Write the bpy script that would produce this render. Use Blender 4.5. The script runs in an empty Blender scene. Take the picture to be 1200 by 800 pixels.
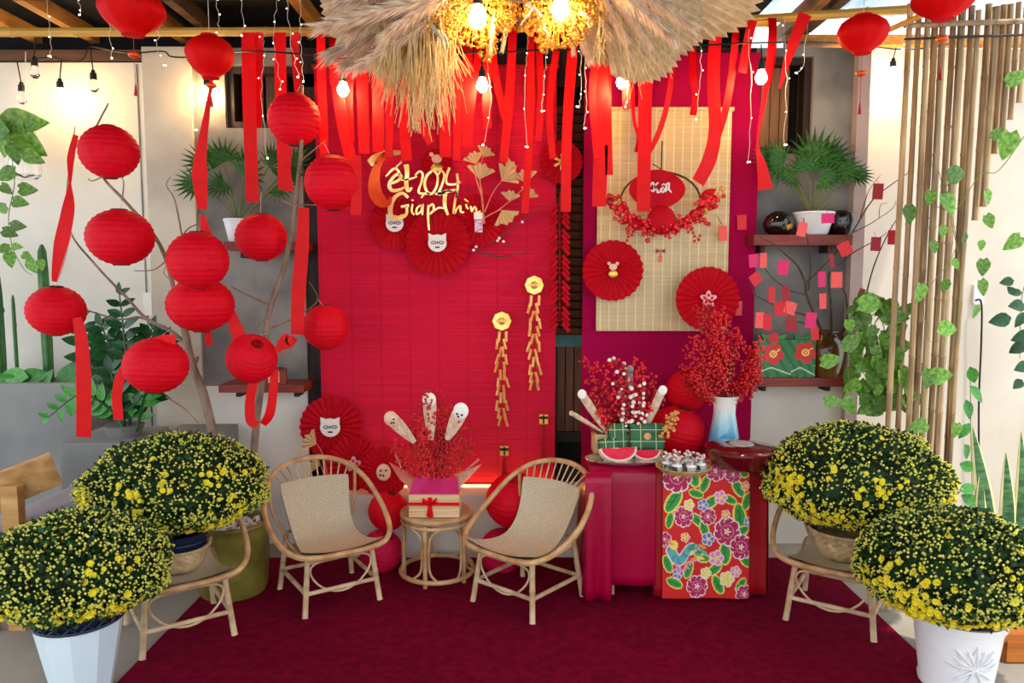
import bpy, bmesh, math, random
from mathutils import Vector, Matrix, Quaternion
random.seed(7)
R = random.uniform
SC = bpy.context.scene
COL = SC.collection
PI = math.pi

# ---------------------------------------------------------------- camera
CAM_H, PITCH, F = 1.6, math.radians(5.2), 880.0
cam_d = bpy.data.cameras.new('camera'); cam_d.sensor_width = 36.0; cam_d.lens = F / 1200 * 36
cam_d.clip_start = 0.05
cam = bpy.data.objects.new('camera', cam_d); COL.objects.link(cam)
cam.location = (0, 0, CAM_H); cam.rotation_euler = (PI / 2 - PITCH, 0, 0)
SC.camera = cam

# ---------------------------------------------------------------- sky, sun, exposure
world = bpy.data.worlds.new('sky'); SC.world = world; world.use_nodes = True
wn = world.node_tree.nodes; wl = world.node_tree.links
bg = wn['Background']; bg.inputs[0].default_value = (0.86, 0.93, 1.0, 1); bg.inputs[1].default_value = 1.25
sun_d = bpy.data.lights.new('sun', 'SUN'); sun_d.energy = 2.2; sun_d.angle = 0.03; sun_d.color = (1, .93, .8)
sun = bpy.data.objects.new('sun', sun_d); COL.objects.link(sun)
sun.rotation_euler = Vector((-.25, .22, -1)).to_track_quat('-Z', 'Y').to_euler()
vs = SC.view_settings
vs.view_transform = 'Standard'; vs.look = 'None'; vs.gamma = 1; vs.exposure = 0.82; vs.use_curve_mapping = False

# ---------------------------------------------------------------- pixel -> point helpers
_c, _s = math.cos(PITCH), math.sin(PITCH)
def ray(px, py):
    u = (px - 600) / F; v = (400 - py) / F
    return Vector((u, _c + v * _s, -_s + v * _c))
def P(px, py, Y):
    d = ray(px, py); return Vector((0, 0, CAM_H)) + d * (Y / d.y)
def PZ(px, py, z):
    d = ray(px, py); return Vector((0, 0, CAM_H)) + d * ((z - CAM_H) / d.z)
def MPP(py, Y):                       # metres per pixel at distance Y
    return Y / ray(600, py).y / F
def PP(pts, Y): return [P(p[0], p[1], p[2] if len(p) > 2 else Y) for p in pts]

# ---------------------------------------------------------------- materials
def C(h):
    h = h.lstrip('#'); o = []
    for i in (0, 2, 4):
        c = int(h[i:i+2], 16) / 255
        o.append(c / 12.92 if c <= .04045 else ((c + .055) / 1.055) ** 2.4)
    return (*o, 1)
def mat(name, c1, c2=None, rough=.6, scale=8, stretch=(1, 1, 1), bump=0, bscale=None, metal=0, spec=.4,
        transl=0, emit=None, estr=0, sheen=0, rnd=0, trans=0, coat=0, alpha=1, detail=4, lo=.35, hi=.65, kind='noise'):
    m = bpy.data.materials.new(name); m.use_nodes = True
    n = m.node_tree.nodes; l = m.node_tree.links
    b = n['Principled BSDF']; out = n['Material Output']
    b.inputs['Roughness'].default_value = rough; b.inputs['Metallic'].default_value = metal
    b.inputs['Specular IOR Level'].default_value = spec
    b.inputs['Transmission Weight'].default_value = trans; b.inputs['Coat Weight'].default_value = coat
    b.inputs['Sheen Weight'].default_value = sheen; b.inputs['Alpha'].default_value = alpha
    A = C(c1); B = C(c2) if c2 else A
    b.inputs['Base Color'].default_value = A
    csock = None
    if c2 or bump:
        tc = n.new('ShaderNodeTexCoord'); mp = n.new('ShaderNodeMapping'); mp.inputs['Scale'].default_value = stretch
        l.new(tc.outputs['Object'], mp.inputs['Vector'])
    if c2:
        if kind == 'wave':
            t = n.new('ShaderNodeTexWave'); t.inputs['Scale'].default_value = scale; t.inputs['Distortion'].default_value = 3
            t.inputs['Detail'].default_value = detail; t.bands_direction = 'X'
        else:
            t = n.new('ShaderNodeTexNoise'); t.inputs['Scale'].default_value = scale; t.inputs['Detail'].default_value = detail
        l.new(mp.outputs[0], t.inputs['Vector'])
        rp = n.new('ShaderNodeValToRGB'); rp.color_ramp.elements[0].position = lo; rp.color_ramp.elements[1].position = hi
        rp.color_ramp.elements[0].color = A; rp.color_ramp.elements[1].color = B
        l.new(t.outputs[0], rp.inputs[0]); csock = rp.outputs[0]
    if rnd:
        oi = n.new('ShaderNodeObjectInfo'); hs = n.new('ShaderNodeHueSaturation')
        mr = n.new('ShaderNodeMapRange'); mr.inputs[3].default_value = 1 - rnd; mr.inputs[4].default_value = 1 + rnd
        l.new(oi.outputs['Random'], mr.inputs[0]); l.new(mr.outputs[0], hs.inputs['Value'])
        if csock: l.new(csock, hs.inputs['Color'])
        else: hs.inputs['Color'].default_value = A
        csock = hs.outputs[0]
    if csock: l.new(csock, b.inputs['Base Color'])
    if bump:
        t2 = n.new('ShaderNodeTexNoise'); t2.inputs['Scale'].default_value = bscale or scale * 4; t2.inputs['Detail'].default_value = 3
        l.new(mp.outputs[0], t2.inputs['Vector'])
        bp = n.new('ShaderNodeBump'); bp.inputs['Strength'].default_value = bump; bp.inputs['Distance'].default_value = .01
        l.new(t2.outputs[0], bp.inputs['Height']); l.new(bp.outputs[0], b.inputs['Normal'])
    if emit:
        b.inputs['Emission Color'].default_value = C(emit); b.inputs['Emission Strength'].default_value = estr
    if transl:
        tr = n.new('ShaderNodeBsdfTranslucent'); mx = n.new('ShaderNodeMixShader'); mx.inputs[0].default_value = transl
        if csock: l.new(csock, tr.inputs[0])
        else: tr.inputs[0].default_value = A
        l.new(b.outputs[0], mx.inputs[1]); l.new(tr.outputs[0], mx.inputs[2]); l.new(mx.outputs[0], out.inputs[0])
    return m

def slat_mat(name, c1, c2, freq, axis='Z', thread=None, tfreq=8, rough=.55, transl=0):
    """bamboo-slat mat: fine ridges along one axis, thin thread lines across"""
    m = bpy.data.materials.new(name); m.use_nodes = True
    n = m.node_tree.nodes; l = m.node_tree.links; b = n['Principled BSDF']
    b.inputs['Roughness'].default_value = rough; b.inputs['Specular IOR Level'].default_value = .3
    tc = n.new('ShaderNodeTexCoord'); sp = n.new('ShaderNodeSeparateXYZ'); l.new(tc.outputs['Object'], sp.inputs[0])
    mp = n.new('ShaderNodeMapping'); mp.inputs['Scale'].default_value = (.6, .6, freq * .35) if axis == 'Z' else (freq * .35, .6, .6)
    l.new(tc.outputs['Object'], mp.inputs[0])
    no = n.new('ShaderNodeTexNoise'); no.inputs['Scale'].default_value = 2.5; no.inputs['Detail'].default_value = 3; l.new(mp.outputs[0], no.inputs[0])
    rp = n.new('ShaderNodeValToRGB'); rp.color_ramp.elements[0].position = .3; rp.color_ramp.elements[1].position = .7
    rp.color_ramp.elements[0].color = C(c1); rp.color_ramp.elements[1].color = C(c2); l.new(no.outputs[0], rp.inputs[0])
    col = rp.outputs[0]
    if thread:
        ml = n.new('ShaderNodeMath'); ml.operation = 'MULTIPLY'; ml.inputs[1].default_value = tfreq
        l.new(sp.outputs['X' if axis == 'Z' else 'Z'], ml.inputs[0])
        fr = n.new('ShaderNodeMath'); fr.operation = 'FRACT'; l.new(ml.outputs[0], fr.inputs[0])
        lt = n.new('ShaderNodeMath'); lt.operation = 'LESS_THAN'; lt.inputs[1].default_value = .1; l.new(fr.outputs[0], lt.inputs[0])
        mx = n.new('ShaderNodeMixRGB'); mx.inputs[2].default_value = C(thread); l.new(col, mx.inputs[1]); l.new(lt.outputs[0], mx.inputs[0])
        col = mx.outputs[0]
    l.new(col, b.inputs['Base Color'])
    m2 = n.new('ShaderNodeMath'); m2.operation = 'MULTIPLY'; m2.inputs[1].default_value = freq * 2 * PI
    l.new(sp.outputs[axis], m2.inputs[0])
    sn = n.new('ShaderNodeMath'); sn.operation = 'SINE'; l.new(m2.outputs[0], sn.inputs[0])
    bp = n.new('ShaderNodeBump'); bp.inputs['Strength'].default_value = .5; bp.inputs['Distance'].default_value = .002
    l.new(sn.outputs[0], bp.inputs['Height']); l.new(bp.outputs[0], b.inputs['Normal'])
    if transl:
        out = n['Material Output']; tr = n.new('ShaderNodeBsdfTranslucent'); mxs = n.new('ShaderNodeMixShader'); mxs.inputs[0].default_value = transl
        l.new(col, tr.inputs[0]); l.new(b.outputs[0], mxs.inputs[1]); l.new(tr.outputs[0], mxs.inputs[2]); l.new(mxs.outputs[0], out.inputs[0])
    return m

def weave_mat(name, c1, c2, freq):
    """woven cane: crossing over-under strands from UV"""
    m = bpy.data.materials.new(name); m.use_nodes = True
    n = m.node_tree.nodes; l = m.node_tree.links; b = n['Principled BSDF']
    b.inputs['Roughness'].default_value = .6
    tc = n.new('ShaderNodeTexCoord'); mp = n.new('ShaderNodeMapping'); mp.inputs['Scale'].default_value = (freq, freq, 1)
    l.new(tc.outputs['UV'], mp.inputs[0])
    br = n.new('ShaderNodeTexBrick'); br.inputs['Scale'].default_value = 1; br.inputs['Mortar Size'].default_value = .09
    br.inputs['Brick Width'].default_value = 1.0; br.inputs['Row Height'].default_value = .5
    br.inputs['Color1'].default_value = C(c1); br.inputs['Color2'].default_value = C(c2); br.inputs['Mortar'].default_value = C('#b09c7a')
    l.new(mp.outputs[0], br.inputs[0]); l.new(br.outputs[0], b.inputs['Base Color'])
    bp = n.new('ShaderNodeBump'); bp.inputs['Strength'].default_value = .8; bp.inputs['Distance'].default_value = .004; bp.invert = True
    l.new(br.outputs['Fac'], bp.inputs['Height']); l.new(bp.outputs[0], b.inputs['Normal'])
    return m

def print_mat(name, rough=.6):
    m = bpy.data.materials.new(name); m.use_nodes = True
    n = m.node_tree.nodes; l = m.node_tree.links; b = n['Principled BSDF']; b.inputs['Roughness'].default_value = rough
    a = n.new('ShaderNodeVertexColor'); a.layer_name = 'print'
    l.new(a.outputs[0], b.inputs['Base Color'])
    return m

M = {}
def defmats():
    M['white_wall'] = mat('white_plaster', '#e9e3d8', '#d8d1c4', rough=.85, scale=1.6, bump=.15, bscale=30)
    M['right_wall'] = mat('white_right_plaster', '#ddd3c4', '#cabfae', rough=.85, scale=1.2, bump=.1, bscale=30)
    M['concrete'] = mat('grey_concrete', '#5f5e5c', '#98948d', rough=.85, scale=2.6, bump=.25, bscale=18, detail=7)
    M['concrete_dk'] = mat('dark_concrete', '#5b5a58', '#858380', rough=.85, scale=2.4, bump=.25, bscale=18, detail=7)
    M['beige'] = mat('beige_plaster', '#d9cdb8', '#c4b7a2', rough=.85, scale=3, bump=.2, bscale=20)
    M['pinkbeige'] = mat('pinkish_plaster', '#c3aaa2', '#b39b93', rough=.85, scale=3)
    M['planter'] = mat('planter_concrete', '#7b7c7b', '#93938f', rough=.8, scale=2.2, bump=.2, bscale=18, detail=7)
    M['floor'] = mat('floor_concrete', '#8d857b', '#aaa196', rough=.6, scale=1.3, bump=.1, bscale=20, detail=8)
    M['carpet'] = mat('carpet_pile', '#660420', '#78082c', rough=.95, scale=26, bump=.5, bscale=160, spec=.05, sheen=0, detail=8)
    M['dark_wood'] = mat('dark_wood', '#1c110c', '#37231a', rough=.6, scale=5, stretch=(6, 6, .6), bump=.2)
    M['brown_wood'] = mat('brown_wood', '#5b3320', '#7d4a2c', rough=.55, scale=4, stretch=(8, 8, .7), bump=.2, rnd=.15)
    M['bar_wood'] = mat('bulb_lit_brown_wood', '#8a5a30', '#ab7440', rough=.5, scale=4, stretch=(8, 8, .7), bump=.2)  # brown wood, the bulb's orange light put into its colour
    M['red_wood'] = mat('reddish_wood', '#6b1d14', '#8e3320', rough=.4, scale=4, stretch=(.8, 8, 8), bump=.15)
    M['roof'] = mat('dark_roof', '#0d0a09', '#1b1512', rough=.9, scale=3)
    M['beam'] = mat('roof_timber', '#a06a2c', '#c08a42', rough=.6, scale=3, stretch=(6, .6, 6), bump=.2, rnd=.15)
    M['beam_dk'] = mat('dark_timber', '#4a3222', '#6b4a30', rough=.7, scale=3, stretch=(.6, 6, 6), bump=.2)
    M['pole'] = mat('roof_bamboo', '#b98731', '#d2a347', rough=.45, scale=6, stretch=(.4, 5, 5), bump=.1)
    M['bamboo'] = mat('dry_bamboo', '#7c6244', '#b89a70', rough=.5, scale=5, stretch=(5, 5, .5), bump=.15, rnd=.22)
    M['rattan'] = mat('rattan_cane', '#b08254', '#d2ab7c', rough=.4, scale=14, stretch=(1, 1, 1), bump=.1)
    M['rattan_lt'] = mat('pale_rattan_cane', '#a8845c', '#d8bc94', rough=.45, scale=12, bump=.1, lo=.3, hi=.6)
    M['weave'] = weave_mat('woven_cane', '#dccbae', '#ecdfc6', 46)
    M['basket'] = mat('basket_straw', '#b08d60', '#d6b98c', rough=.7, scale=22, bump=.3)
    M['mat_red'] = slat_mat('red_bamboo_mat', '#c8002a', '#e20440', 150, 'Z', '#cc0030', 6, .7)
    M['panel'] = mat('magenta_cloth', '#98003a', '#a80446', rough=.85, scale=2, spec=.1)
    M['blind'] = slat_mat('bamboo_blind', '#d9bd86', '#efdcae', 120, 'Z', '#fbf0d0', 20, transl=.15)
    M['paper'] = mat('red_paper', '#e6061c', '#ee0e30', rough=.6, scale=5, spec=.2, transl=.32)
    M['paper_pink'] = mat('crimson_paper', '#d20a40', '#de164e', rough=.6, scale=5, spec=.2, transl=.2)
    M['fan'] = mat('red_fan_paper', '#bc0216', '#cc0620', rough=.65, spec=.15, scale=12, transl=.12)
    M['silk'] = mat('red_silk', '#e00006', '#ee0a0e', rough=.6, spec=.15, scale=20, stretch=(4, 4, 1), sheen=0, transl=.25)
    M['ribbon'] = mat('red_satin_ribbon', '#e60008', '#f20810', rough=.45, scale=12, spec=.25, transl=.3)
    M['wire'] = mat('dark_wire', '#2b2320', rough=.5)
    M['cord'] = mat('red_cord', '#b00d14', rough=.7)
    M['string'] = mat('pale_string', '#cfc8be', rough=.7)
    M['bark'] = mat('grey_bark', '#6e5a4c', '#9a8470', rough=.85, scale=18, stretch=(1, 1, .4), bump=.4)
    M['twig'] = mat('dark_twig', '#3d2c24', '#5a4438', rough=.85, scale=20, bump=.3)
    M['gold'] = mat('gold_foil', '#d9a637', '#f3d27a', rough=.28, metal=.75, scale=6)
    M['gold_txt'] = mat('gold_mirror_acrylic', '#e3b04a', '#ffe9a8', rough=.22, metal=.6, scale=9, stretch=(1, 1, 1.4), detail=1)
    M['orange'] = mat('orange_mirror', '#d23a10', '#ee6a18', rough=.3, metal=.35, scale=5)
    M['gold_red'] = mat('gilded_firecracker', '#d98a35', '#f0c070', rough=.35, metal=.5, scale=30)
    M['white_card'] = mat('white_card', '#f3ece4', '#e9dfd5', rough=.5, scale=6)
    M['peach_card'] = mat('peach_card', '#f0c9ae', '#e7a98c', rough=.5, scale=30)
    M['ink'] = mat('dark_ink', '#241814', rough=.6)
    M['pink_card'] = mat('pink_card', '#e58f96', '#f1c4c0', rough=.5, scale=60)
    M['leafgold'] = mat('gilded_leaf', '#b98a55', '#e3c491', rough=.5, metal=.25, scale=60, stretch=(1, 1, 1), bump=.3)
    M['berry'] = mat('red_berry', '#c00610', '#dc141e', rough=.35, scale=30, coat=.15, rnd=.2)
    M['redtwig'] = mat('red_twig', '#5a1414', '#7a2018', rough=.8, scale=20)
    M['berry_w'] = mat('white_berry', '#f0e2d6', '#fff8ee', rough=.35, scale=30)
    M['berry_o'] = mat('amber_berry', '#d18a3c', '#e2ae62', rough=.4, scale=30)
    M['feather'] = mat('dried_feather', '#d8b28f', '#f2ddc4', rough=.8, scale=50, transl=.2)
    M['feather_w'] = mat('white_feather_tip', '#f6ece0', '#fffaf2', rough=.8, scale=50)
    M['pampas'] = mat('pampas_plume', '#e6cbb0', '#f8e6d0', rough=.9, scale=12, transl=.45, rnd=.12)
    M['palmfan'] = mat('dried_palm', '#d0b288', '#e8d2ac', rough=.7, scale=14, stretch=(1, 1, 1), transl=.12, rnd=.1)
    M['straw'] = mat('dry_straw', '#d4ae68', '#f0d8a4', rough=.7, scale=20, transl=.2)
    M['gyp'] = mat('dried_gypsophila', '#b57a1e', '#dba443', rough=.8, scale=30, transl=.25)
    M['grey_dry'] = mat('grey_dried_leaf', '#8f8a85', '#b7b0a6', rough=.8, scale=20)
    M['black'] = mat('black_rubber', '#141212', rough=.5)
    M['glass'] = mat('clear_glass', '#ffffff', rough=.05, trans=1.0)
    M['bulb'] = mat('lit_bulb', '#fff3d0', emit='#ffd894', estr=14)
    M['led'] = mat('tiny_led', '#fff6e8', emit='#ffe9c8', estr=4)
    M['ledstrip'] = mat('warm_led_strip', '#ffdf9a', emit='#ffc45a', estr=14)
    M['leaf_mum'] = mat('chrysanthemum_leaf', '#172f18', '#345a2c', rough=.6, scale=10, transl=.15)
    M['bud'] = mat('pale_bud', '#b4b440', '#e4de68', rough=.6, scale=30)
    M['mum'] = mat('yellow_petal', '#f2dc10', '#f8ee3c', rough=.55, scale=40, transl=.15)
    M['mum_c'] = mat('flower_centre', '#eec81a', rough=.7)
    M['zz'] = mat('glossy_dark_leaf', '#12381f', '#245a2c', rough=.28, scale=6, rnd=.25)
    M['zz_lt'] = mat('glossy_green_leaf', '#2e7a2c', '#4d9c38', rough=.28, scale=6, rnd=.2)
    M['pothos'] = mat('pothos_leaf', '#3f7a24', '#86b04a', rough=.4, scale=5, transl=.25, rnd=.4)
    M['vine'] = mat('vine_stem', '#5f6a34', '#7d8446', rough=.6, scale=10)
    M['palm_leaf'] = mat('palm_leaf', '#1d4a1e', '#3f7a2c', rough=.5, scale=8, transl=.2, rnd=.2)
    M['cactus'] = mat('cactus_skin', '#2c5a2c', '#44783c', rough=.55, scale=14)
    M['sanse'] = mat('snake_leaf', '#1f4a2a', '#56844e', rough=.45, scale=12, stretch=(1, 1, 4))
    M['sanse_e'] = mat('snake_leaf_edge', '#d9d68a', '#e8e5a8', rough=.5, scale=10)
    M['white_pot'] = mat('white_ceramic', '#f2f2f2', '#e6e8ea', rough=.3, scale=4, coat=.2)
    M['blue_pot'] = mat('pale_blue_plastic', '#dcebf2', '#cfe2ec', rough=.35, scale=3)
    M['navy'] = mat('navy_plastic', '#141f38', '#1d2b4a', rough=.4, scale=3)
    M['olive'] = mat('olive_glaze', '#5f5722', '#857a36', rough=.35, scale=7, bump=.2, bscale=60)
    M['pebble'] = mat('white_pebble', '#d9d4cc', '#f4f0ea', rough=.6, scale=20, rnd=.1)
    M['satin'] = mat('red_satin_cloth', '#9c0030', '#a80238', rough=.28, scale=2, spec=.3, sheen=0)
    M['satin2'] = mat('dark_red_cloth', '#90040f', '#a00816', rough=.5, scale=2, spec=.3)
    M['runner'] = print_mat('floral_print')
    M['giftprint'] = print_mat('gift_print', .35)
    M['table_leg'] = mat('pale_wood', '#c9a77c', '#dcc098', rough=.6, scale=5, stretch=(6, 6, .6))
    M['crate'] = mat('pine_wood', '#d2a878', '#e8c79c', rough=.6, scale=4, stretch=(.7, 5, 12), bump=.15)
    M['tissue'] = mat('pink_tissue', '#d8206a', '#e4408a', rough=.5, scale=9, transl=.3)
    M['kraft'] = mat('peach_wrap', '#e27a6a', '#f0a08c', rough=.5, scale=9, transl=.3)
    M['green_cake'] = mat('banana_leaf_wrap', '#134a28', '#1f6a38', rough=.45, scale=16, stretch=(1, 1, 6))
    M['cake_str'] = mat('pale_bamboo_string', '#c9d89a', rough=.6)
    M['melon'] = mat('watermelon_flesh', '#d80f38', '#ea2a4c', rough=.4, scale=30)
    M['rind'] = mat('watermelon_rind', '#e8c8b8', '#f2ddc8', rough=.4, scale=20)
    M['silver'] = mat('silver_metal', '#c9c9c9', '#e6e4e0', rough=.2, metal=.9, scale=6)
    M['tray'] = mat('woven_tray', '#a9814a', '#d2aa6c', rough=.6, scale=30, bump=.3)
    M['jar'] = mat('frosted_jar', '#d8d4cc', '#f0ece6', rough=.2, scale=20, coat=.4)
    M['jarband'] = mat('jar_label', '#2e3a36', '#a9b0a8', rough=.5, scale=60, lo=.45, hi=.55)
    M['lacquer'] = mat('maroon_lacquer', '#4a0810', '#6a1018', rough=.15, scale=4, coat=.8)
    M['lacquer_bk'] = mat('black_lacquer', '#0c0807', '#1c0f0b', rough=.15, scale=4, coat=.8)
    M['goldpatch'] = mat('gold_leaf_patch', '#a97a1c', '#d0a03a', rough=.35, metal=.4, scale=20)
    M['vase'] = mat('vase_glaze', '#eef0ea', '#eef0ea', rough=.12, coat=.6)
    M['brown_jar'] = mat('brown_glaze', '#4a2c12', '#7a4e20', rough=.2, scale=7, coat=.5)
    M['env1'] = mat('red_envelope', '#c8101e', '#d41a26', rough=.5, scale=9, rnd=.15)
    M['env2'] = mat('coral_envelope', '#ee4a44', '#f4605a', rough=.5, scale=9, rnd=.1)
    M['env3'] = mat('magenta_envelope', '#d80c5c', '#e2206c', rough=.5, scale=9)
    M['env4'] = mat('dark_red_envelope', '#980a1a', '#a81224', rough=.5, scale=9)
    M['envmark'] = mat('envelope_gold', '#e8b060', rough=.4, metal=.3)
    M['bench'] = mat('bench_wood', '#a8763c', '#d0a264', rough=.5, scale=3, stretch=(.7, 6, 6), bump=.15)
    M['bench_or'] = mat('orange_wood', '#a05418', '#c07428', rough=.5, scale=3, stretch=(.7, 6, 6), bump=.15)
    M['mauve'] = mat('mauve_seat', '#8a8088', '#9a9098', rough=.7, scale=5)
    M['socket'] = mat('white_plastic', '#e6e6e4', rough=.4)
    M['coralred'] = mat('red_sign', '#c00c1a', '#d01424', rough=.4, scale=5)
    M['sky_sheet'] = mat('sky_blue_sheet', '#6f8fb8', '#c9d8ea', rough=.4, scale=3)
    M['teal'] = mat('teal_painted_wood', '#3f6f68', '#58857c', rough=.6, scale=8)
    # glaze of the tall vase: blue rising into white along its height
    m = M['vase']; n = m.node_tree.nodes; l = m.node_tree.links; b = n['Principled BSDF']
    tc = n.new('ShaderNodeTexCoord'); sp = n.new('ShaderNodeSeparateXYZ'); l.new(tc.outputs['Object'], sp.inputs[0])
    no = n.new('ShaderNodeTexNoise'); no.inputs['Scale'].default_value = 14
    ad = n.new('ShaderNodeMath'); ad.operation = 'MULTIPLY_ADD'; ad.inputs[1].default_value = .06
    l.new(no.outputs[0], ad.inputs[0]); l.new(sp.outputs['Z'], ad.inputs[2])
    rp = n.new('ShaderNodeValToRGB'); e = rp.color_ramp.elements
    e[0].position = .0; e[0].color = C('#3f94c4'); e[1].position = .27; e[1].color = C('#f0ece2')
    k = e.new(.12); k.color = C('#62b4d8'); k = e.new(.20); k.color = C('#a8d4de')
    l.new(ad.outputs[0], rp.inputs[0]); l.new(rp.outputs[0], b.inputs['Base Color'])
defmats()

# ---------------------------------------------------------------- mesh builder
def crom(pts, n=6, closed=False):
    pts = [Vector(p) for p in pts]; out = []; L = len(pts)
    if L < 3 and not closed:
        return [pts[0].lerp(pts[-1], i / n) for i in range(n + 1)]
    rng = L if closed else L - 1
    for i in range(rng):
        if closed: a, b, c, d = pts[i-1], pts[i], pts[(i+1) % L], pts[(i+2) % L]
        else: a, b, c, d = pts[max(i-1, 0)], pts[i], pts[i+1], pts[min(i+2, L-1)]
        for k in range(n):
            t = k / n
            out.append(.5 * ((2*b) + (c-a)*t + (2*a-5*b+4*c-d)*t*t + (3*b-a-3*c+d)*t**3))
    if not closed: out.append(pts[-1])
    return out

class MB:
    def __init__(s): s.v = []; s.f = []; s.mi = []; s.m = 0; s.uv = {}
    def add(s, vs, fs, uvs=None):
        o = len(s.v); s.v += [tuple(x) for x in vs]
        for k, f in enumerate(fs):
            s.f.append(tuple(i + o for i in f)); s.mi.append(s.m)
        if uvs:
            for i, u in enumerate(uvs): s.uv[o + i] = u
        return s
    def box(s, c, size, rot=None, taper=1):
        x, y, z = [k / 2 for k in size]; c = Vector(c); vs = []
        for dz in (-1, 1):
            t = taper if dz > 0 else 1
            for a, b in ((-1, -1), (1, -1), (1, 1), (-1, 1)):
                p = Vector((a*x*t, b*y*t, dz*z))
                if rot is not None: p = rot @ p
                vs.append(c + p)
        return s.add(vs, [(3,2,1,0), (4,5,6,7), (0,1,5,4), (1,2,6,5), (2,3,7,6), (3,0,4,7)])
    def bar(s, a, b, w, h, up=(0, 0, 1)):
        a = Vector(a); b = Vector(b); d = (b-a); L = d.length; d.normalize(); up = Vector(up)
        r = d.cross(up)
        if r.length < 1e-4: r = d.cross(Vector((1, 0, 0)))
        r.normalize(); u = r.cross(d); m = Matrix((r, d, u)).transposed()
        return s.box((a+b)/2, (w, L, h), m)
    def tube(s, pts, r, n=8, closed=False, cap=True):
        pts = [Vector(p) for p in pts]; L = len(pts)
        rr = r if isinstance(r, (list, tuple)) else [r] * L
        if len(rr) != L: rr = [rr[0] + (rr[-1]-rr[0]) * i / (L-1) for i in range(L)]
        vs = []; nrm = None
        for i, p in enumerate(pts):
            if closed: t = pts[(i+1) % L] - pts[i-1]
            else: t = pts[min(i+1, L-1)] - pts[max(i-1, 0)]
            if t.length < 1e-9: t = Vector((0, 0, 1))
            t.normalize()
            if nrm is None:
                nrm = t.cross(Vector((0, 0, 1)) if abs(t.z) < .9 else Vector((1, 0, 0)))
            else: nrm = nrm - t * nrm.dot(t)
            if nrm.length < 1e-6: nrm = t.orthogonal()
            nrm.normalize(); b = t.cross(nrm)
            for k in range(n):
                a = 2*PI*k/n; vs.append(p + (nrm*math.cos(a) + b*math.sin(a)) * rr[i])
        fs = []
        for i in range(L if closed else L-1):
            j = (i+1) % L
            for k in range(n):
                k2 = (k+1) % n; fs.append((i*n+k, i*n+k2, j*n+k2, j*n+k))
        if cap and not closed:
            fs.append(tuple(range(n-1, -1, -1))); fs.append(tuple((L-1)*n+k for k in range(n)))
        return s.add(vs, fs)
    def lathe(s, prof, n=24, c=(0, 0, 0), fn=None, cap0=False, cap1=False, mtx=None):
        c = Vector(c); vs = []
        for j, (r, z) in enumerate(prof):
            for k in range(n):
                a = 2*PI*k/n; q = r * (fn(a, j, z) if fn else 1)
                p = Vector((q*math.cos(a), q*math.sin(a), z))
                vs.append(c + (mtx @ p if mtx else p))
        fs = []
        for j in range(len(prof)-1):
            for k in range(n):
                k2 = (k+1) % n; fs.append((j*n+k, j*n+k2, (j+1)*n+k2, (j+1)*n+k))
        if cap0: fs.append(tuple(range(n-1, -1, -1)))
        if cap1: fs.append(tuple((len(prof)-1)*n+k for k in range(n)))
        return s.add(vs, fs)
    def sph(s, c, r, n=8, m=6, sc=(1, 1, 1)):
        c = Vector(c); vs = [c + Vector((0, 0, -r*sc[2]))]
        for j in range(1, m):
            t = -PI/2 + PI*j/m
            for k in range(n):
                a = 2*PI*k/n; vs.append(c + Vector((r*math.cos(t)*math.cos(a)*sc[0], r*math.cos(t)*math.sin(a)*sc[1], r*math.sin(t)*sc[2])))
        vs.append(c + Vector((0, 0, r*sc[2]))); fs = []; last = len(vs)-1
        for k in range(n): fs.append((0, 1+(k+1) % n, 1+k))
        for j in range(m-2):
            for k in range(n):
                k2 = (k+1) % n; fs.append((1+j*n+k, 1+j*n+k2, 1+(j+1)*n+k2, 1+(j+1)*n+k))
        for k in range(n): fs.append((1+(m-2)*n+k, 1+(m-2)*n+(k+1) % n, last))
        return s.add(vs, fs)
    def octa(s, c, r):
        c = Vector(c)
        return s.add([c+Vector(d)*r for d in ((1,0,0),(0,1,0),(-1,0,0),(0,-1,0),(0,0,1),(0,0,-1))],
                     [(0,1,4),(1,2,4),(2,3,4),(3,0,4),(1,0,5),(2,1,5),(3,2,5),(0,3,5)])
    def strip(s, pts, wdirs, w, th=.0008, nrm=(0, -1, 0)):
        """flat band along pts; wdirs = per-point width direction; closed thin section"""
        vs = []; L = len(pts); ww = w if isinstance(w, (list, tuple)) else [w]*L
        for i in range(L):
            p = Vector(pts[i]); d = Vector(wdirs[i]).normalized() * ww[i] / 2
            t = Vector(pts[min(i+1, L-1)]) - Vector(pts[max(i-1, 0)])
            q = t.cross(d); q = q.normalized()*th/2 if q.length > 1e-9 else Vector(nrm)*th/2
            vs += [p-d-q, p+d-q, p+d+q, p-d+q]
        fs = []
        for i in range(L-1):
            for k in range(4):
                k2 = (k+1) % 4; fs.append((i*4+k, i*4+k2, (i+1)*4+k2, (i+1)*4+k))
        fs.append((3, 2, 1, 0)); e = (L-1)*4; fs.append((e, e+1, e+2, e+3))
        return s.add(vs, fs)
    def poly(s, pts, depth, nrm):
        """outline extruded along nrm"""
        pts = [Vector(p) for p in pts]; nv = Vector(nrm)*depth; L = len(pts)
        vs = pts + [p+nv for p in pts]
        fs = [tuple(range(L-1, -1, -1)), tuple(range(L, 2*L))] + [(i, (i+1) % L, L+(i+1) % L, L+i) for i in range(L)]
        return s.add(vs, fs)
    def grid(s, fn, nu, nv, uvs=True):
        vs = []; uv = []
        for j in range(nv+1):
            for i in range(nu+1):
                vs.append(fn(i/nu, j/nv)); uv.append((i/nu, j/nv))
        fs = [(j*(nu+1)+i, j*(nu+1)+i+1, (j+1)*(nu+1)+i+1, (j+1)*(nu+1)+i) for j in range(nv) for i in range(nu)]
        return s.add(vs, fs, uv if uvs else None)
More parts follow.
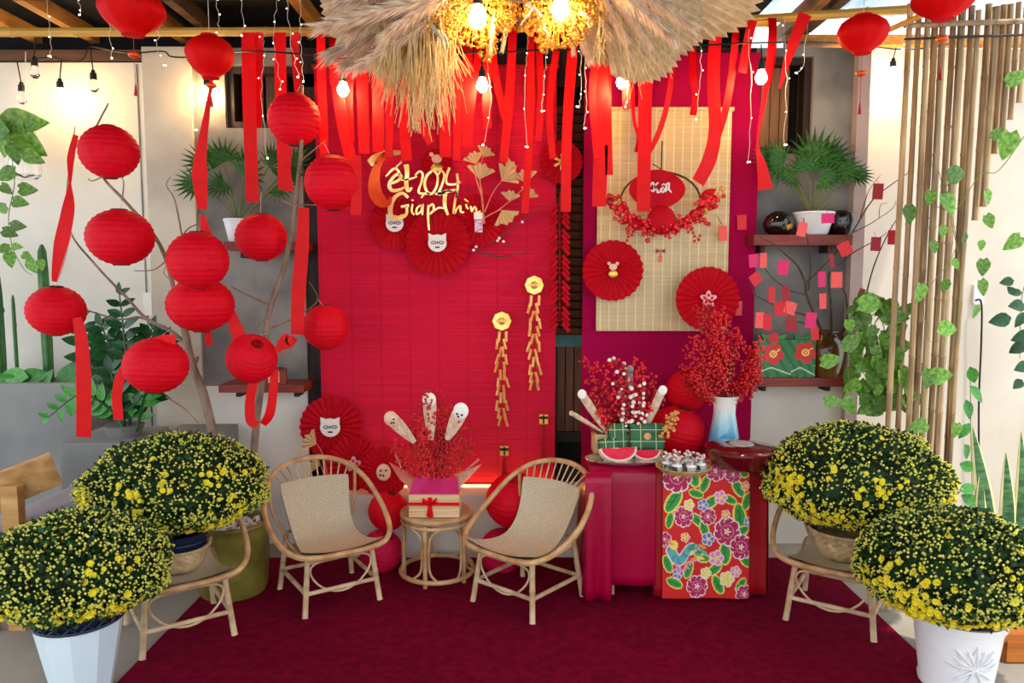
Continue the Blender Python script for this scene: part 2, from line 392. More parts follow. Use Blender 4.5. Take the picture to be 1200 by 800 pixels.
    def mesh(s, name, mats, smooth=True, ang=40):
        me = bpy.data.meshes.new(name); me.from_pydata(s.v, [], s.f)
        for m in (mats if isinstance(mats, (list, tuple)) else [mats]): me.materials.append(M[m] if isinstance(m, str) else m)
        if any(s.mi): me.polygons.foreach_set('material_index', s.mi)
        if s.uv:
            ul = me.uv_layers.new(name='UVMap')
            for lp in me.loops:
                ul.data[lp.index].uv = s.uv.get(lp.vertex_index, (0, 0))
        me.update()
        if smooth:
            me.shade_smooth(); me.set_sharp_from_angle(angle=math.radians(ang))
        return me
    def build(s, name, mats, parent=None, world=False, smooth=True, ang=40, label=None):
        if parent is not None and world:
            o = parent.location if parent.parent is None else parent.parent.location + parent.location
            s.v = [(x-o.x, y-o.y, z-o.z) for x, y, z in s.v]
        return link(name, s.mesh(name, mats, smooth, ang), parent, label)

def link(name, me, parent=None, label=None):
    o = bpy.data.objects.new(name, me); COL.objects.link(o)
    if parent is not None: o.parent = parent
    if label: o['label'] = label
    return o
def tag(o, label, cat, group=None):
    o['label'] = label; o['category'] = cat
    if group: o['group'] = group
    return o
def thing(name, label, cat, loc=(0, 0, 0), rz=0, group=None):
    o = bpy.data.objects.new(name, None); COL.objects.link(o); o.empty_display_size = .05
    o.location = loc; o.rotation_euler = (0, 0, rz)
    return tag(o, label, cat, group)
def single(mb, name, mats, label, cat, loc, group=None, ang=40):
    """one-mesh thing: world-space builder re-centred on loc"""
    loc = Vector(loc); mb.v = [(x-loc.x, y-loc.y, z-loc.z) for x, y, z in mb.v]
    o = link(name, mb.mesh(name, mats, True, ang)); o.location = loc
    return tag(o, label, cat, group)
def struct(o): o['kind'] = 'structure'; return o
def smesh(mb, name, m, parent=None, ang=40):
    o = mb.build(name, m, parent, ang=ang)
    return struct(o) if parent is None else o
def orient(zdir, ydir=None):
    """rotation whose local Y follows zdir (leaf length), local Z near ydir"""
    y = Vector(zdir).normalized(); z = Vector(ydir) if ydir is not None else Vector((0, 0, 1))
    x = y.cross(z)
    if x.length < 1e-4: x = y.cross(Vector((1, 0, 0)))
    x.normalize(); z = x.cross(y)
    return Matrix((x, y, z)).transposed()
def put(o, loc, rot, sc=1):
    s_ = (sc, sc, sc) if not isinstance(sc, (tuple, list)) else sc
    o.matrix_local = Matrix.Translation(Vector(loc)) @ rot.to_4x4() @ Matrix.Diagonal((*s_, 1))
    return o

# ================================================================ SETTING
def X_(px, Y, py=300): return P(px, py, Y).x
def Z_(py, Y): return P(600, py, Y).z
smesh(MB().box((0, 1.5, -.05), (11, 9, .1)), 'floor', 'floor')
WF = 4.35                                         # face of the back piers
xl0, xl1, xr0, xr1 = X_(178, WF), X_(357, WF), X_(880, WF), X_(992, WF)
ZT = 2.86
b = MB()
wz0, wz1 = Z_(150, WF), Z_(76, WF); wx0 = X_(270, WF)
def cell(x0, x1, z0, z1, y0=WF, y1=4.75): b.box(((x0+x1)/2, (y0+y1)/2, (z0+z1)/2), (x1-x0, y1-y0, z1-z0))
cell(xl0+.27, xl1, 0, wz0); cell(xl0+.27, wx0, wz0, ZT); cell(wx0, xl1, wz1, ZT)
vz0, vz1 = Z_(180, WF), Z_(66, WF); vx1 = X_(946, WF)
cell(xr0, xr1, 0, vz0); cell(vx1, xr1, vz0, ZT); cell(xr0, vx1, vz1, ZT)
cell(xl1, xr0, 0, .30)
smesh(b, 'wall_back', 'concrete')
smesh(MB().box(((xl1+xr0)/2, 4.55, 2.79), (xr0-xl1, .40, .14)), 'trim_4', 'dark_wood')
smesh(MB().box((xl0+.135, 4.53, ZT/2), (.27, .40, ZT)), 'trim_1', 'beige')            # plaster pilaster beside the lantern tree
smesh(MB().box((xr1+.035, 4.51, ZT/2), (.07, .44, ZT)), 'trim_2', 'pinkbeige')
smesh(MB().box(((xl0-4.6)/2, 4.7, ZT/2), (xl0+4.6, .1, ZT)), 'wall_left', 'white_wall')
smesh(MB().box(((xr1+.07+4.6)/2, 4.7, 1.47), (4.6-xr1-.07, .1, 2.94)), 'wall_right', 'right_wall')
# white wall's panel joint
smesh(MB().box((X_(170, 4.65), 4.648, 1.5), (.008, .006, 2.7)), 'trim_3', 'concrete')
# low masonry ledge below the mats
zl = .366
smesh(MB().box(((xl1+xr0)/2, 4.235, zl/2), (xr0-xl1, .27, zl)), 'window_sill', 'white_wall')
zq = Z_(452, WF)
smesh(MB().box(((xl0+.27+xl1)/2, WF-.006, zq/2), (xl1-xl0-.27, .012, zq)), 'trim_5', 'white_wall')      # lighter plaster below the lower shelves
smesh(MB().box(((xr0+xr1)/2, WF-.006, zq/2), (xr1-xr0, .012, zq)), 'trim_6', 'white_wall')
# ---- central shuttered window
w = struct(bpy.data.objects.new('window_1', None)); COL.objects.link(w)
mb = MB()
mb.box((xl1+.045, 4.42, 1.55), (.09, .1, 2.36)); mb.box((xr0-.045, 4.42, 1.55), (.09, .1, 2.36))
mb.box(((xl1+xr0)/2, 4.42, 2.70), (xr0-xl1, .1, .1)); mb.box(((xl1+xr0)/2, 4.42, .42), (xr0-xl1, .1, .11))
xm = X_(668, 4.45)
mb.build('window_frame', 'dark_wood', w)
MB().box(((xl1+xr0)/2, 4.62, 1.5), (xr0-xl1, .04, 2.4)).build('shutter_board', 'dark_wood', w)
me_sl = MB().box((0, 0, 0), (.24, .012, .045), Matrix.Rotation(.6, 3, 'X')).mesh('slat', 'brown_wood')
for i in range(26):
    z = Z_(392, 4.5) + .02 + i * .052
    o = link('slat', me_sl, w); o.location = (xm, 4.5, z)
MB().box((xm, 4.5, Z_(397, 4.5)-.01), (.26, .05, .07)).build('shutter_rail', 'teal', w)
zb0, zb1 = Z_(505, 4.48), Z_(402, 4.48)
me_pl = MB().box((0, 0, 0), (.046, .02, zb1-zb0)).mesh('plank', 'brown_wood')
for i in range(5):
    o = link('plank', me_pl, w); o.location = (xm-.10+i*.052, 4.49, (zb0+zb1)/2)
MB().box((xm, 4.48, zb0-.03), (.30, .06, .06)).build('bottom_rail', 'dark_wood', w)
# ---- small barred windows high in the piers
def bars(name, x0, x1, z0, z1, n, mt):
    w = struct(bpy.data.objects.new(name, None)); COL.objects.link(w)
    MB().box(((x0+x1)/2, 4.6, (z0+z1)/2), (x1-x0, .03, z1-z0)).build('back_board', 'dark_wood', w)
    f = MB()
    for x in (x0+.02, x1-.02): f.box((x, 4.42, (z0+z1)/2), (.04, .08, z1-z0))
    f.box(((x0+x1)/2, 4.42, z1-.02), (x1-x0-.08, .08, .04)); f.box(((x0+x1)/2, 4.42, z0+.02), (x1-x0-.08, .08, .04))
    f.build('window_frame', 'dark_wood', w)
    me = MB().box((0, 0, 0), (.05, .03, z1-z0-.08)).mesh('wooden_bar', mt)
    for i in range(n):
        o = link('wooden_bar', me, w); o.location = (x0+.06+(x1-x0-.16)*(i+.5)/n, 4.46, (z0+z1)/2)
bars('window_2', xr0, vx1, vz0, vz1, 3, 'bar_wood')
bars('window_3', wx0, xl1, wz0, wz1, 4, 'dark_wood')

# ---- roof: dark sheet, rafters, purlins, hanging bamboo pole
smesh(MB().box((-1.15, 2.45, 3.13), (5.2, 4.66, .04)), 'ceiling', 'roof')
smesh(MB().box((1.95, 2.21, 3.13), (1.0, 4.18, .04)), 'ceiling_panel', 'roof')
M['sky_sheet'] = mat('sky_blue_sheet', '#7f9fc8', '#e2ecf6', rough=.4, scale=3, transl=.25)
sh = MB(); sh.grid(lambda u, v: (1.3+u*1.4, 4.2+v*.7, 3.25+.012*math.sin(u*2*PI*16)), 128, 2, False)
smesh(sh, 'sun_cover_sheet', 'sky_sheet')  # added sheet: blue in place of open sky, keeps sun off the pier
smesh(MB().box((-1.15, 4.77, 3.0), (5.2, .05, .26)), 'wall_fascia', 'roof')
rf = struct(bpy.data.objects.new('roof_frame', None)); COL.objects.link(rf)
for x, m_ in ((-2.9, 'beam'), (-2.55, 'beam'), (-2.0, 'beam'), (-1.78, 'beam_dk'), (-1.13, 'beam'), (-.4, 'beam_dk'), (.4, 'beam_dk'), (1.15, 'beam_dk'), (1.62, 'beam'), (1.72, 'beam_dk')):
    MB().box((x, 3.3, 3.04), (.055, 2.9, .08)).build('rafter', m_, rf)
for y, z, x0, x1, m_ in ((4.66, 2.90, -4.2, 1.62, 'beam_dk'), (3.9, 3.0, -4, -1.2, 'roof'), (4.6, 2.97, 1.62, 3.4, 'beam')):
    MB().box(((x0+x1)/2, y, z), (x1-x0, .06, .06)).build('purlin', m_, rf)
def bamboo_pole(mb, a, b_, r, n=8, nodes=.3):
    a = Vector(a); b_ = Vector(b_); L = (b_-a).length; k = max(2, int(L/nodes)); pts = []; rr = []
    for i in range(k):
        for t, q in ((0, 1.14), (.03, 1.0), (.5, .97), (.97, 1.0)):
            pts.append(a.lerp(b_, (i+t)/k)); rr.append(r*q)
    pts.append(b_); rr.append(r*1.14)
    return mb.tube(pts, rr, n)
for a, c in (((-60, 38), (385, 37)), ((360, 38), (900, 26)), ((880, 23), (1085, 10))):
    bamboo_pole(MB(), P(*a, 4.08), P(*c, 4.08), .024).build('bamboo_rail', 'pole', rf)
bamboo_pole(MB(), P(1030, 40, 3.9), P(1110, 5, 3.3), .014).build('bamboo_brace', 'pole', rf)

# ---- planter of grey concrete along the left wall
pl = thing('concrete_planter', 'tall grey concrete planter along the white wall', 'planter', (-3.0, 4.4, 0))
x1 = X_(96, 4.2, 450); zt = Z_(450, 4.2)
mb = MB(); mb.box(((x1-4.3)/2, 4.24, zt/2), (x1+4.3, .06, zt)); mb.box((x1-.03, 4.43, zt/2), (.06, .4, zt))
mb.build('planter_wall', 'planter', pl, world=True)
MB().box(((x1-4.3)/2, 4.44, zt-.04), (x1+4.2, .36, .04)).build('soil', 'twig', pl, world=True)
x2 = X_(70, 3.75, 520); x3 = X_(252, 4.0, 500); z2 = Z_(519, 3.75)
single(MB().box(((x2+x2+.36)/2, 3.96, z2/2), (.36, .42, z2)), 'concrete_block', 'planter', 'dark grey concrete block below the feathery dark green plant', 'pedestal', ((x2+.18), 3.96, 0))
single(MB().box(((x2+.37+x3)/2, 4.23, z2/2-.01), (x3-x2-.37, .22, z2-.02)), 'concrete_bench', 'planter', 'grey concrete ledge against the wall behind the lantern tree', 'ledge', (x2+.6, 4.22, 0))

# ---- carpet
single(MB().box(((-1.54+1.71)/2, 2.595, .006), (3.25, 2.98, .012)), 'carpet', 'carpet', 'plain dark crimson carpet on the concrete floor', 'carpet', (.085, 2.6, 0))

# ================================================================ BACKDROP
def hang_panel(name, px0, px1, py0, py1, Y, m_, label, cat, rod=None, th=.008):
    a = P(px0, py0, Y); c = P(px1, py1, Y)
    t = thing(name, label, cat, ((a.x+c.x)/2, Y, c.z))
    MB().box(((a.x+c.x)/2, Y, (a.z+c.z)/2), (c.x-a.x, th, a.z-c.z)).build('sheet', m_, t, world=True)
    if rod:
        MB().tube([(a.x-.01, Y-.004, a.z), (c.x+.01, Y-.004, a.z)], .012, 8).build('top_rod', rod, t, world=True)
        MB().tube([(a.x, Y-.004, c.z), (c.x, Y-.004, c.z)], .009, 8).build('bottom_rod', rod, t, world=True)
    return t
hang_panel('bamboo_mat', 368, 650, 78, 567, 4.29, 'mat_red', 'large crimson bamboo slat mat hung over the shuttered window', 'wall mat', 'cord')
hang_panel('cloth_panel', 685, 878, 62, 548, 4.29, 'panel', 'plain magenta cloth panel hung behind the pale bamboo blind', 'cloth panel')
hang_panel('bamboo_blind', 701, 851, 128, 386, 4.26, 'blind', 'pale straw bamboo blind hung on the magenta panel', 'blind', 'blind')
# warm light strip on the ledge under the red mat
led = single(MB().box((-.46, 4.272, .370), (1.35, .008, .007)), 'light_strip', 'ledstrip', 'thin warm glowing light strip under the red mat', 'light strip', (-.46, 4.262, .366))
# ---- pleated paper fans (rosettes)
def fan_mesh(n=26):
    mb = MB(); vs = [(0, -.02, 0)]; fs = []
    rings = (.12, .55, 1.0)
    for q in rings:
        for k in range(n*2):
            a = PI*k/n; out = k % 2 == 0
            rr = q * (1.0 if out else (.965 if q == 1 else 1))
            d = (-.055 if out else .0) * (.35 + q)
            vs.append((rr*math.cos(a), d, rr*math.sin(a)))
    L = n*2
    for k in range(L): fs.append((0, 1+k, 1+(k+1) % L))
    for j in range(2):
        for k in range(L):
            k2 = (k+1) % L; fs.append((1+j*L+k, 1+(j+1)*L+k, 1+(j+1)*L+k2, 1+j*L+k2))
    o = len(vs); vs += [(x, y+.012, z) for x, y, z in vs]; fs += [tuple(reversed([i+o for i in f])) for f in fs]
    for k in range(L):
        k2 = (k+1) % L; a, c = 1+2*L+k, 1+2*L+k2; fs.append((a, a+o, c+o, c))
    mb.add(vs, fs); return mb.mesh('pleats', 'fan', smooth=False)
FAN = fan_mesh()
def badge(par, kind, s):
    """small glued badge in front of a fan; s = badge half-size in fan units"""
    y = -.10
    if kind == 'face':                       # plain pale face plate: two ears, closed eyes, mouth
        pts = []
        for a in range(0, 360, 15):
            t = math.radians(a); pts.append((s*math.cos(t)*1.02, y, s*math.sin(t)*.95))
        bd = MB().poly([Vector(p) for p in pts], .03, (0, -1, 0))
        for q in (-1, 1): bd.poly([Vector((q*s*.95, y, s*.35)), Vector((q*s*.98, y, s*1.1)), Vector((q*s*.4, y, s*.85))][::q], .028, (0, -1, 0))
        bd = bd.build('badge', 'white_card', par)
        ft = MB()
        for q in (-1, 1):
            c = Vector((q*s*.42, y-.035, s*.06))
            ft.tube([c+Vector((s*.26*math.cos(t), 0, s*.14*math.sin(t))) for t in [k*PI/4 for k in range(8)]], s*.05, 5, closed=True)
        ft.box((0, y-.035, s*.05), (s*.12, .01, s*.3)); ft.box((0, y-.035, -s*.45), (s*.5, .012, s*.16))
        ft.build('face_marks', 'ink', bd)
    elif kind == 'flower':
        pts = []
        for k in range(40):
            t = 2*PI*k/40; q = s*(.8+.22*math.cos(5*t)); pts.append(Vector((q*math.cos(t+.3), y, q*math.sin(t+.3))))
        bd = MB().poly(pts, .03, (0, -1, 0)).build('badge', 'pink_card', par)
        f2 = MB()
        for k in range(5):
            t = 2*PI*k/5+.3; f2.sph((s*.45*math.cos(t), y-.035, s*.45*math.sin(t)), s*.2, 6, 4, (1, .3, 1))
        f2.build('petal_marks', 'coralred', bd)
    elif kind == 'gold':
        bd = MB()
        for k in range(6):
            t = 2*PI*k/6+.5; bd.bar((0, y, 0), (s*math.cos(t), y, s*math.sin(t)), s*.34, .03, (0, 1, 0))
            bd.sph((s*math.cos(t), y, s*math.sin(t)), s*.24, 6, 4, (1, .3, 1))
        bd.build('badge', 'gold', par)
    elif kind == 'figure':                   # small generic gold and cream cut-out charm
        bd = MB().sph((0, y, s*.5), s*.55, 10, 6, (1, .25, .85)).sph((-s*.55, y, s*.95), s*.25, 6, 4, (1, .3, 1)).sph((s*.55, y, s*.95), s*.25, 6, 4, (1, .3, 1))
        bd = bd.build('badge', 'peach_card', par)
        MB().sph((0, y-.02, -s*.45), s*.62, 10, 6, (1, .25, .9)).build('charm_body', 'gold', bd)
    elif kind == 'cream':
        bd = MB().sph((0, y, 0), s, 12, 6, (.85, .2, 1)).build('badge', 'peach_card', par)
        f2 = MB()
        for q in ((-.3, .2), (.3, .25), (0, -.35), (-.35, -.3)): f2.sph((q[0]*s, y-.2*s, q[1]*s), s*.13, 6, 4)
        f2.build('spots', 'ink', bd)
FG = 'red pleated paper fans'
def fan(px, py, rp, Y, kind, label, bs=.27, tilt=(0, 0)):
    c = P(px, py, Y); r = rp*MPP(py, Y)
    t = thing('paper_fan', label, 'paper fan', c, 0, FG); t.scale = (r, r, r); t.rotation_euler = (tilt[0], tilt[1], tilt[1])
    link('pleats', FAN, t)
    if kind: badge(t, kind, bs)
    return t
fan(463, 262, 31, 4.24, 'face', 'small red paper fan with pale face badge under the gold lettering', .33)
fan(513, 285, 38, 4.22, 'face', 'larger red paper fan with pale face badge below the gold lettering', .28)
fan(561, 258, 31, 4.24, None, 'red paper fan without badge behind the gilded leaf branch')
fan(658, 190, 25, 4.25, 'gold', 'red paper fan with gold snowflake emblem above the red firecracker garland', .32)
fan(512, 192, 18, 4.26, 'figure', 'small red fan with gold charm above the year lettering', .62)
fan(718, 317, 36, 4.20, 'figure', 'red paper fan with little gold charm on the pale blind', .24)
fan(829, 350, 38, 4.17, 'flower', 'red paper fan half hidden behind the red berry vase', .26)
fan(388, 500, 37, 4.22, 'face', 'tall red paper fan with pale face badge leaning on the red mat', .31)
fan(415, 543, 32, 4.17, 'flower', 'red paper fan with pink flower badge behind the cane armchair', .30)
fan(450, 553, 30, 4.12, 'cream', 'red paper fan with spotted cream badge beside the wooden flower box', .34, (-.15, 0))

# ---- gold lettering
def stroke(mb, pts, w, Y, th=.012, n=5):
    """brush stroke from pixel points (x, y[, width factor]) on the plane Y"""
    q = crom([P(p[0], p[1], Y) for p in pts], n); L = len(q)
    wf = [p[2] if len(p) > 2 else 1 for p in pts]
    ww = []
    for i in range(L):
        t = i/(L-1)*(len(pts)-1); k = min(int(t), len(pts)-2); ww.append((wf[k]+(wf[k+1]-wf[k])*(t-k))*w*MPP(200, Y))
    dirs = []
    for i in range(L):
        t = q[min(i+1, L-1)]-q[max(i-1, 0)]; dirs.append(Vector((t.z, 0, -t.x)) if t.length > 1e-9 else Vector((1, 0, 0)))
    vs = []
    for i in range(L):
        d = dirs[i].normalized()*ww[i]/2
        vs += [q[i]-d, q[i]+d, q[i]+d+Vector((0, th, 0)), q[i]-d+Vector((0, th, 0))]
    fs = [(0, 1, 2, 3), (4*L-1, 4*L-2, 4*L-3, 4*L-4)]
    for i in range(L-1):
        for k in range(4):
            k2 = (k+1) % 4; fs.append((i*4+k2, i*4+k, (i+1)*4+k, (i+1)*4+k2))
    mb.add(vs, fs)
SY = 4.17
def zx(x, y): return (420+x/8.57, 160+y/8.57)        # from the enlarged view
def S(mb, pts, w): stroke(mb, [(*zx(p[0], p[1]), *(p[2:])) for p in pts], w, SY)
sg = thing('lettering_sign', 'gold script lettering for the new year on the red mat', 'sign', P(500, 262, SY))
g = MB()
S(g, [(350, 165, .6), (250, 195, 1), (190, 300, 1.1), (160, 430, 1.6), (170, 560, 2.0), (230, 650, 1.8), (300, 665, .9), (330, 610, .3)], 8)   # big crescent of the T
g.build('crescent', 'orange', sg, world=True)
g = MB()
S(g, [(110, 270, 2.0), (170, 225, 2.6), (250, 185, 2.2), (340, 165, 1.6), (425, 160, 1.0)], 4.2)
g.build('letter_bar', 'gold_txt', sg, world=True)
g = MB()   # e with accents
S(g, [(330, 470, .8), (400, 440, 1), (430, 400, 1), (390, 380, 1), (340, 420, 1), (310, 490, 1.4), (340, 540, 1.2), (420, 530, 1), (470, 500, .4)], 3.4)
S(g, [(275, 400, .9), (350, 325, 1.2), (395, 335, 1.2), (425, 410, 1.6)], 2.2); S(g, [(365, 320, .8), (435, 250, 1)], 2.0)
g.build('letter', 'gold_txt', sg, world=True)
g = MB()   # t
S(g, [(480, 280, 1.5), (490, 370, 1.2), (480, 470, 1.2), (500, 540, 1.1), (540, 510, .5)], 4.2); S(g, [(430, 440, .6), (520, 425, 1), (590, 400, .7)], 2.2)
g.build('letter', 'gold_txt', sg, world=True)
for pts, w in (([[(570, 390, .7), (610, 350, 1), (645, 375, 1.1), (635, 450, 1), (605, 560, 1.1), (690, 572, 1.1), (730, 570, .6)]], 2.5),
               ([[(745, 340, 1), (690, 390, 1.2), (665, 470, 1.3), (690, 555, 1.3), (740, 570, 1.2), (785, 500, 1.1), (795, 400, 1), (760, 345, 1), (735, 342, 1)]], 2.5),
               ([[(800, 385, .8), (830, 345, 1), (862, 380, 1.1), (845, 470, 1), (805, 580, 1.2), (880, 545, 1), (945, 550, .6)]], 2.5),
               ([[(915, 310, 1.2), (885, 400, 1.1), (890, 470, 1), (960, 480, 1), (1025, 455, .8)], [(990, 370, 1.2), (1000, 460, 1.1), (990, 560, 1), (975, 620, .5)]], 2.5)):
    g = MB()
    for p in pts: S(g, p, w)
    g.build('digit', 'gold_txt', sg, world=True)
def S2(mb, pts, w): stroke(mb, [(440+p[0]/4.707, 170+p[1]/4.707, *(p[2:])) for p in pts], w, SY)
for pts, w in (([[(180, 290, .9), (150, 265, 1), (110, 285, 1.2), (82, 340, 1.6), (90, 395, 1.6), (135, 400, 1.3), (170, 380, 1), (172, 335, .8)], [(140, 340, .8), (185, 332, .9)]], 3.6),          # G
               ([[(205, 325, 1), (200, 365, 1.1), (215, 385, .9)], [(205, 300, 1), (203, 307, 1)]], 2.2),                                                                                       # i
               ([[(250, 330, .9), (228, 350, 1.1), (228, 380, 1.1), (250, 365, .9), (262, 325, .9), (258, 385, 1)], [(252, 290, .9), (266, 275, .8)]], 2.2),                                      # a
               ([[(292, 330, 1), (290, 400, 1.2), (296, 470, .8)], [(290, 345, .9), (315, 325, 1), (322, 355, 1), (300, 380, .9)]], 2.4),                                                         # p
               ([[(330, 270, .7), (375, 262, 1.2), (440, 245, .7)], [(385, 265, 1.5), (382, 330, 1.3), (400, 385, .9)], [(320, 365, .5), (350, 345, .7), (385, 350, .5)]], 3.2),                  # T
               ([[(450, 255, .6), (440, 300, 1), (432, 375, 1.1), (450, 350, .8), (468, 335, .9), (470, 365, 1), (488, 372, .7)]], 2.6),                                                         # h
               ([[(500, 325, 1), (505, 345, 1), (515, 350, .8)], [(490, 298, .9), (512, 312, .8)]], 2.2),                                                                                        # i
               ([[(525, 335, 1), (532, 365, 1), (545, 340, .8), (555, 350, 1), (560, 372, 1), (580, 362, .6)]], 2.2)):                                                                           # n
    g = MB()
    for p in pts: S2(g, p, w)
    g.build('letter', 'gold_txt', sg, world=True)
# little hanging tag under the lettering
t = thing('hanging_tag', 'small pale tag with violet stripes below the gold lettering', 'tag', P(561, 272, SY))
a = P(561, 253, SY); s1 = MPP(260, SY)
MB().box((a.x, SY-.004, a.z), (11*s1, .006, 8*s1)).build('tag_top', 'white_card', t, world=True)
c = P(561, 265, SY); MB().box((c.x, SY-.002, c.z), (9*s1, .005, 14*s1)).build('tag_body', mat('violet_print', '#b07ab0', '#e2c8dc', scale=90, lo=.45, hi=.55), t, world=True)

# ---- gilded leaf branch
def ginkgo(nseg=10, spread=1.5):
    mb = MB(); vs = [(0, 0, 0)]; fs = []
    for j in (.5, 1.0):
        for k in range(nseg+1):
            a = PI/2 + spread*(k/nseg-.5)*1.0
            q = j*(1 - .22*abs(math.sin(2.0*(k/nseg-.5)*PI))**3 - (.2 if k == nseg//2 and j == 1 else 0))
            vs.append((q*math.cos(a), q*math.sin(a), .05*math.cos(k*PI)*j + .08*j*j))
    L = nseg+1
    for k in range(nseg): fs.append((0, 1+k, 2+k)); fs.append((1+k, 1+L+k, 2+L+k, 2+k))
    o = len(vs); vs += [(x, y, z-.02) for x, y, z in vs]; fs += [tuple(reversed([i+o for i in f])) for f in fs]
    mb.add(vs, fs); return mb
GINK = ginkgo(spread=1.9).mesh('leaf', 'leafgold')
def ginkgo_branch(label, base, stems, Y):
    b0 = P(*base, Y); t = thing('gilded_leaf_branch', label, 'dried branch', b0)
    for path, size, ang in stems:
        pts = crom(PP(path, Y), 5); MB().tube(pts, [.004, .002], 5).build('stem', 'kraft', t, world=True)
        o = link('leaf', GINK, t); d = pts[-1]-pts[-2]; e = math.radians(ang)
        put(o, pts[-1]-b0, orient((math.cos(e), -.15, math.sin(e)), (0, -1, .1)), size*.8*MPP(200, Y))
ginkgo_branch('gilded fan-shaped leaves on pale stems beside the gold lettering', (568, 268), [
    ([(566, 262), (566, 235), (562, 210)], 26, 80), ([(566, 235), (557, 205), (558, 192)], 20, 110),
    ([(568, 248), (578, 225), (588, 212)], 26, 45), ([(588, 212), (592, 200)], 20, 30),
    ([(568, 255), (583, 247), (588, 246)], 26, 300), ([(583, 247), (597, 236)], 18, 80),
    ([(597, 236), (612, 222), (617, 214)], 22, 100), ([(612, 240), (617, 232)], 18, 60), ([(568, 262), (562, 205), (566, 184)], 18, 60)], 4.16)
ginkgo_branch('two gilded fan-shaped leaves beside the leaning red paper fans', (386, 584), [
    ([(386, 584), (384, 560), (378, 532), (371, 520)], 24, 150), ([(382, 560), (378, 552), (376, 545)], 19, 160)], 4.10)
# bare twig with pale buds on the mat
def twig(name, label, paths, Y, m_='twig', r=.006, buds=None, cat='branch'):
    b0 = P(*paths[0][0][:2], Y); t = thing(name, label, cat, b0)
    for i, p in enumerate(paths):
        MB().tube(crom(PP(p, Y), 5), [r*(1 if i == 0 else .6), r*.3], 6).build('twig', m_, t, world=True)
    if buds:
        bm_ = MB()
        for x, y in buds: bm_.sph(P(x, y, Y-.012), .008, 6, 5)
        bm_.build('buds', 'berry_w', t, world=True)
    return t
twig('bare_twig', 'thin brown twig with pale buds on the red mat', [[(555, 293), (580, 300), (605, 298), (618, 290)], [(575, 285), (600, 268), (625, 250), (640, 238)], [(590, 290), (600, 282)]], 4.18,
     buds=[(555, 293), (558, 289), (585, 279), (590, 283), (583, 282), (612, 260)])

# ---- red firecracker garland and the gold strings
def garland(px, y0, y1, Y, label):
    t = thing('firecracker_garland', label, 'garland', P(px, y1, Y))
    MB().tube([P(px, y0, Y), P(px, y1-4, Y)], .003, 6).build('cord', 'cord', t, world=True)
    s1 = MPP(300, Y); k = 0
    for ys in range(y0+14, y1-6, 30):
        for q in (-1, 1):
            for j in range(4):
                yy = ys+j*6.5; a = P(px+q*3, yy, Y-.012*(j % 2)); c = P(px+q*11, yy+10, Y-.012*(j % 2)-.01)
                MB().tube([a, c], .011, 6).build('firecracker', 'fan', t, world=True)
garland(656, 225, 380, 4.2, 'red firecracker garland hanging beside the louvred shutter')
def coin_string(px, py, y1, Y, label):
    t = thing('firecracker_string', label, 'hanging ornament', P(px, y1, Y)); s1 = MPP(py, Y)
    MB().tube([P(px, py-45, Y+.05), P(px, py-10, Y)], .0015, 5).build('cord', 'cord', t, world=True)
    c = P(px, py, Y); mx = Matrix.Rotation(PI/2, 3, 'X')
    md = MB().lathe([(0, 0), (11*s1, 0), (11.5*s1, .006), (11*s1, .014), (9*s1, .014), (9*s1, .010), (0, .010)], 8, c, mtx=mx).build('medallion', 'gold', t, world=True)
    MB().sph(c-Vector((0, .012, 0)), 5*s1, 8, 6, (1, .4, 1)).build('emblem', 'gold_red', md, world=False) if False else None
    e = MB().sph(c-Vector((0, .014, 0)), 4.5*s1, 8, 6, (1, .4, 1)).box(c-Vector((0, .016, 0)), (13*s1, .006, 3*s1)).build('emblem', 'gold_red', t, world=True)
    y = py+12; k = 0
    MB().tube([P(px, py+10, Y), P(px, y1, Y)], .0015, 5).build('thread', 'cord', t, world=True)
    while y < y1-14:
        for q in (-1, 1):
            x = px+q*(3+2*math.sin(k*1.1)); l = 12
            a = P(x+q*R(-1, 1), y, Y-.01); c2 = P(x+q*R(0, 4), y+l, Y-.012)
            MB().tube([a, c2], 1.75*s1, 6).build('firecracker', 'gold_red', t, world=True)
            k += 1
        y += 9
coin_string(588, 376, 503, 4.2, 'lower gold firecracker string with octagonal coin on the red mat')
coin_string(626, 334, 460, 4.2, 'higher gold firecracker string with octagonal coin near the red garland')
def tassel_tag(px, py, y1, label, Y=4.2):
    t = thing('tassel_tag', label, 'hanging ornament', P(px, y1, Y)); s1 = MPP(py, Y); c = P(px, py, Y)
    MB().tube([P(px, py-25, Y+.04), c], .0015, 5).build('cord', 'cord', t, world=True)
    MB().box(c, (10*s1, .014, 11*s1)).build('plaque', 'gold', t, world=True)
    MB().box(c-Vector((0, .008, -2*s1)), (10*s1, .004, 3*s1)).box(c-Vector((0, .008, 0)), (2*s1, .004, 10*s1)).build('plaque_mark', 'ink', t, world=True)
    a = P(px, py+7, Y); e = P(px, y1, Y)
    tb = MB()
    for k in range(7): tb.tube([a+Vector(((k-3)*.002, 0, 0)), e+Vector(((k-3)*.005, R(-.004, .004), R(0, .01)))], .0035, 5)
    tb.build('tassel', 'cord', t, world=True)
tassel_tag(591, 528, 562, 'short red tassel with gold plaque under the lower firecracker string')
tassel_tag(637, 491, 542, 'long red tassel with gold plaque near the edge of the red mat')

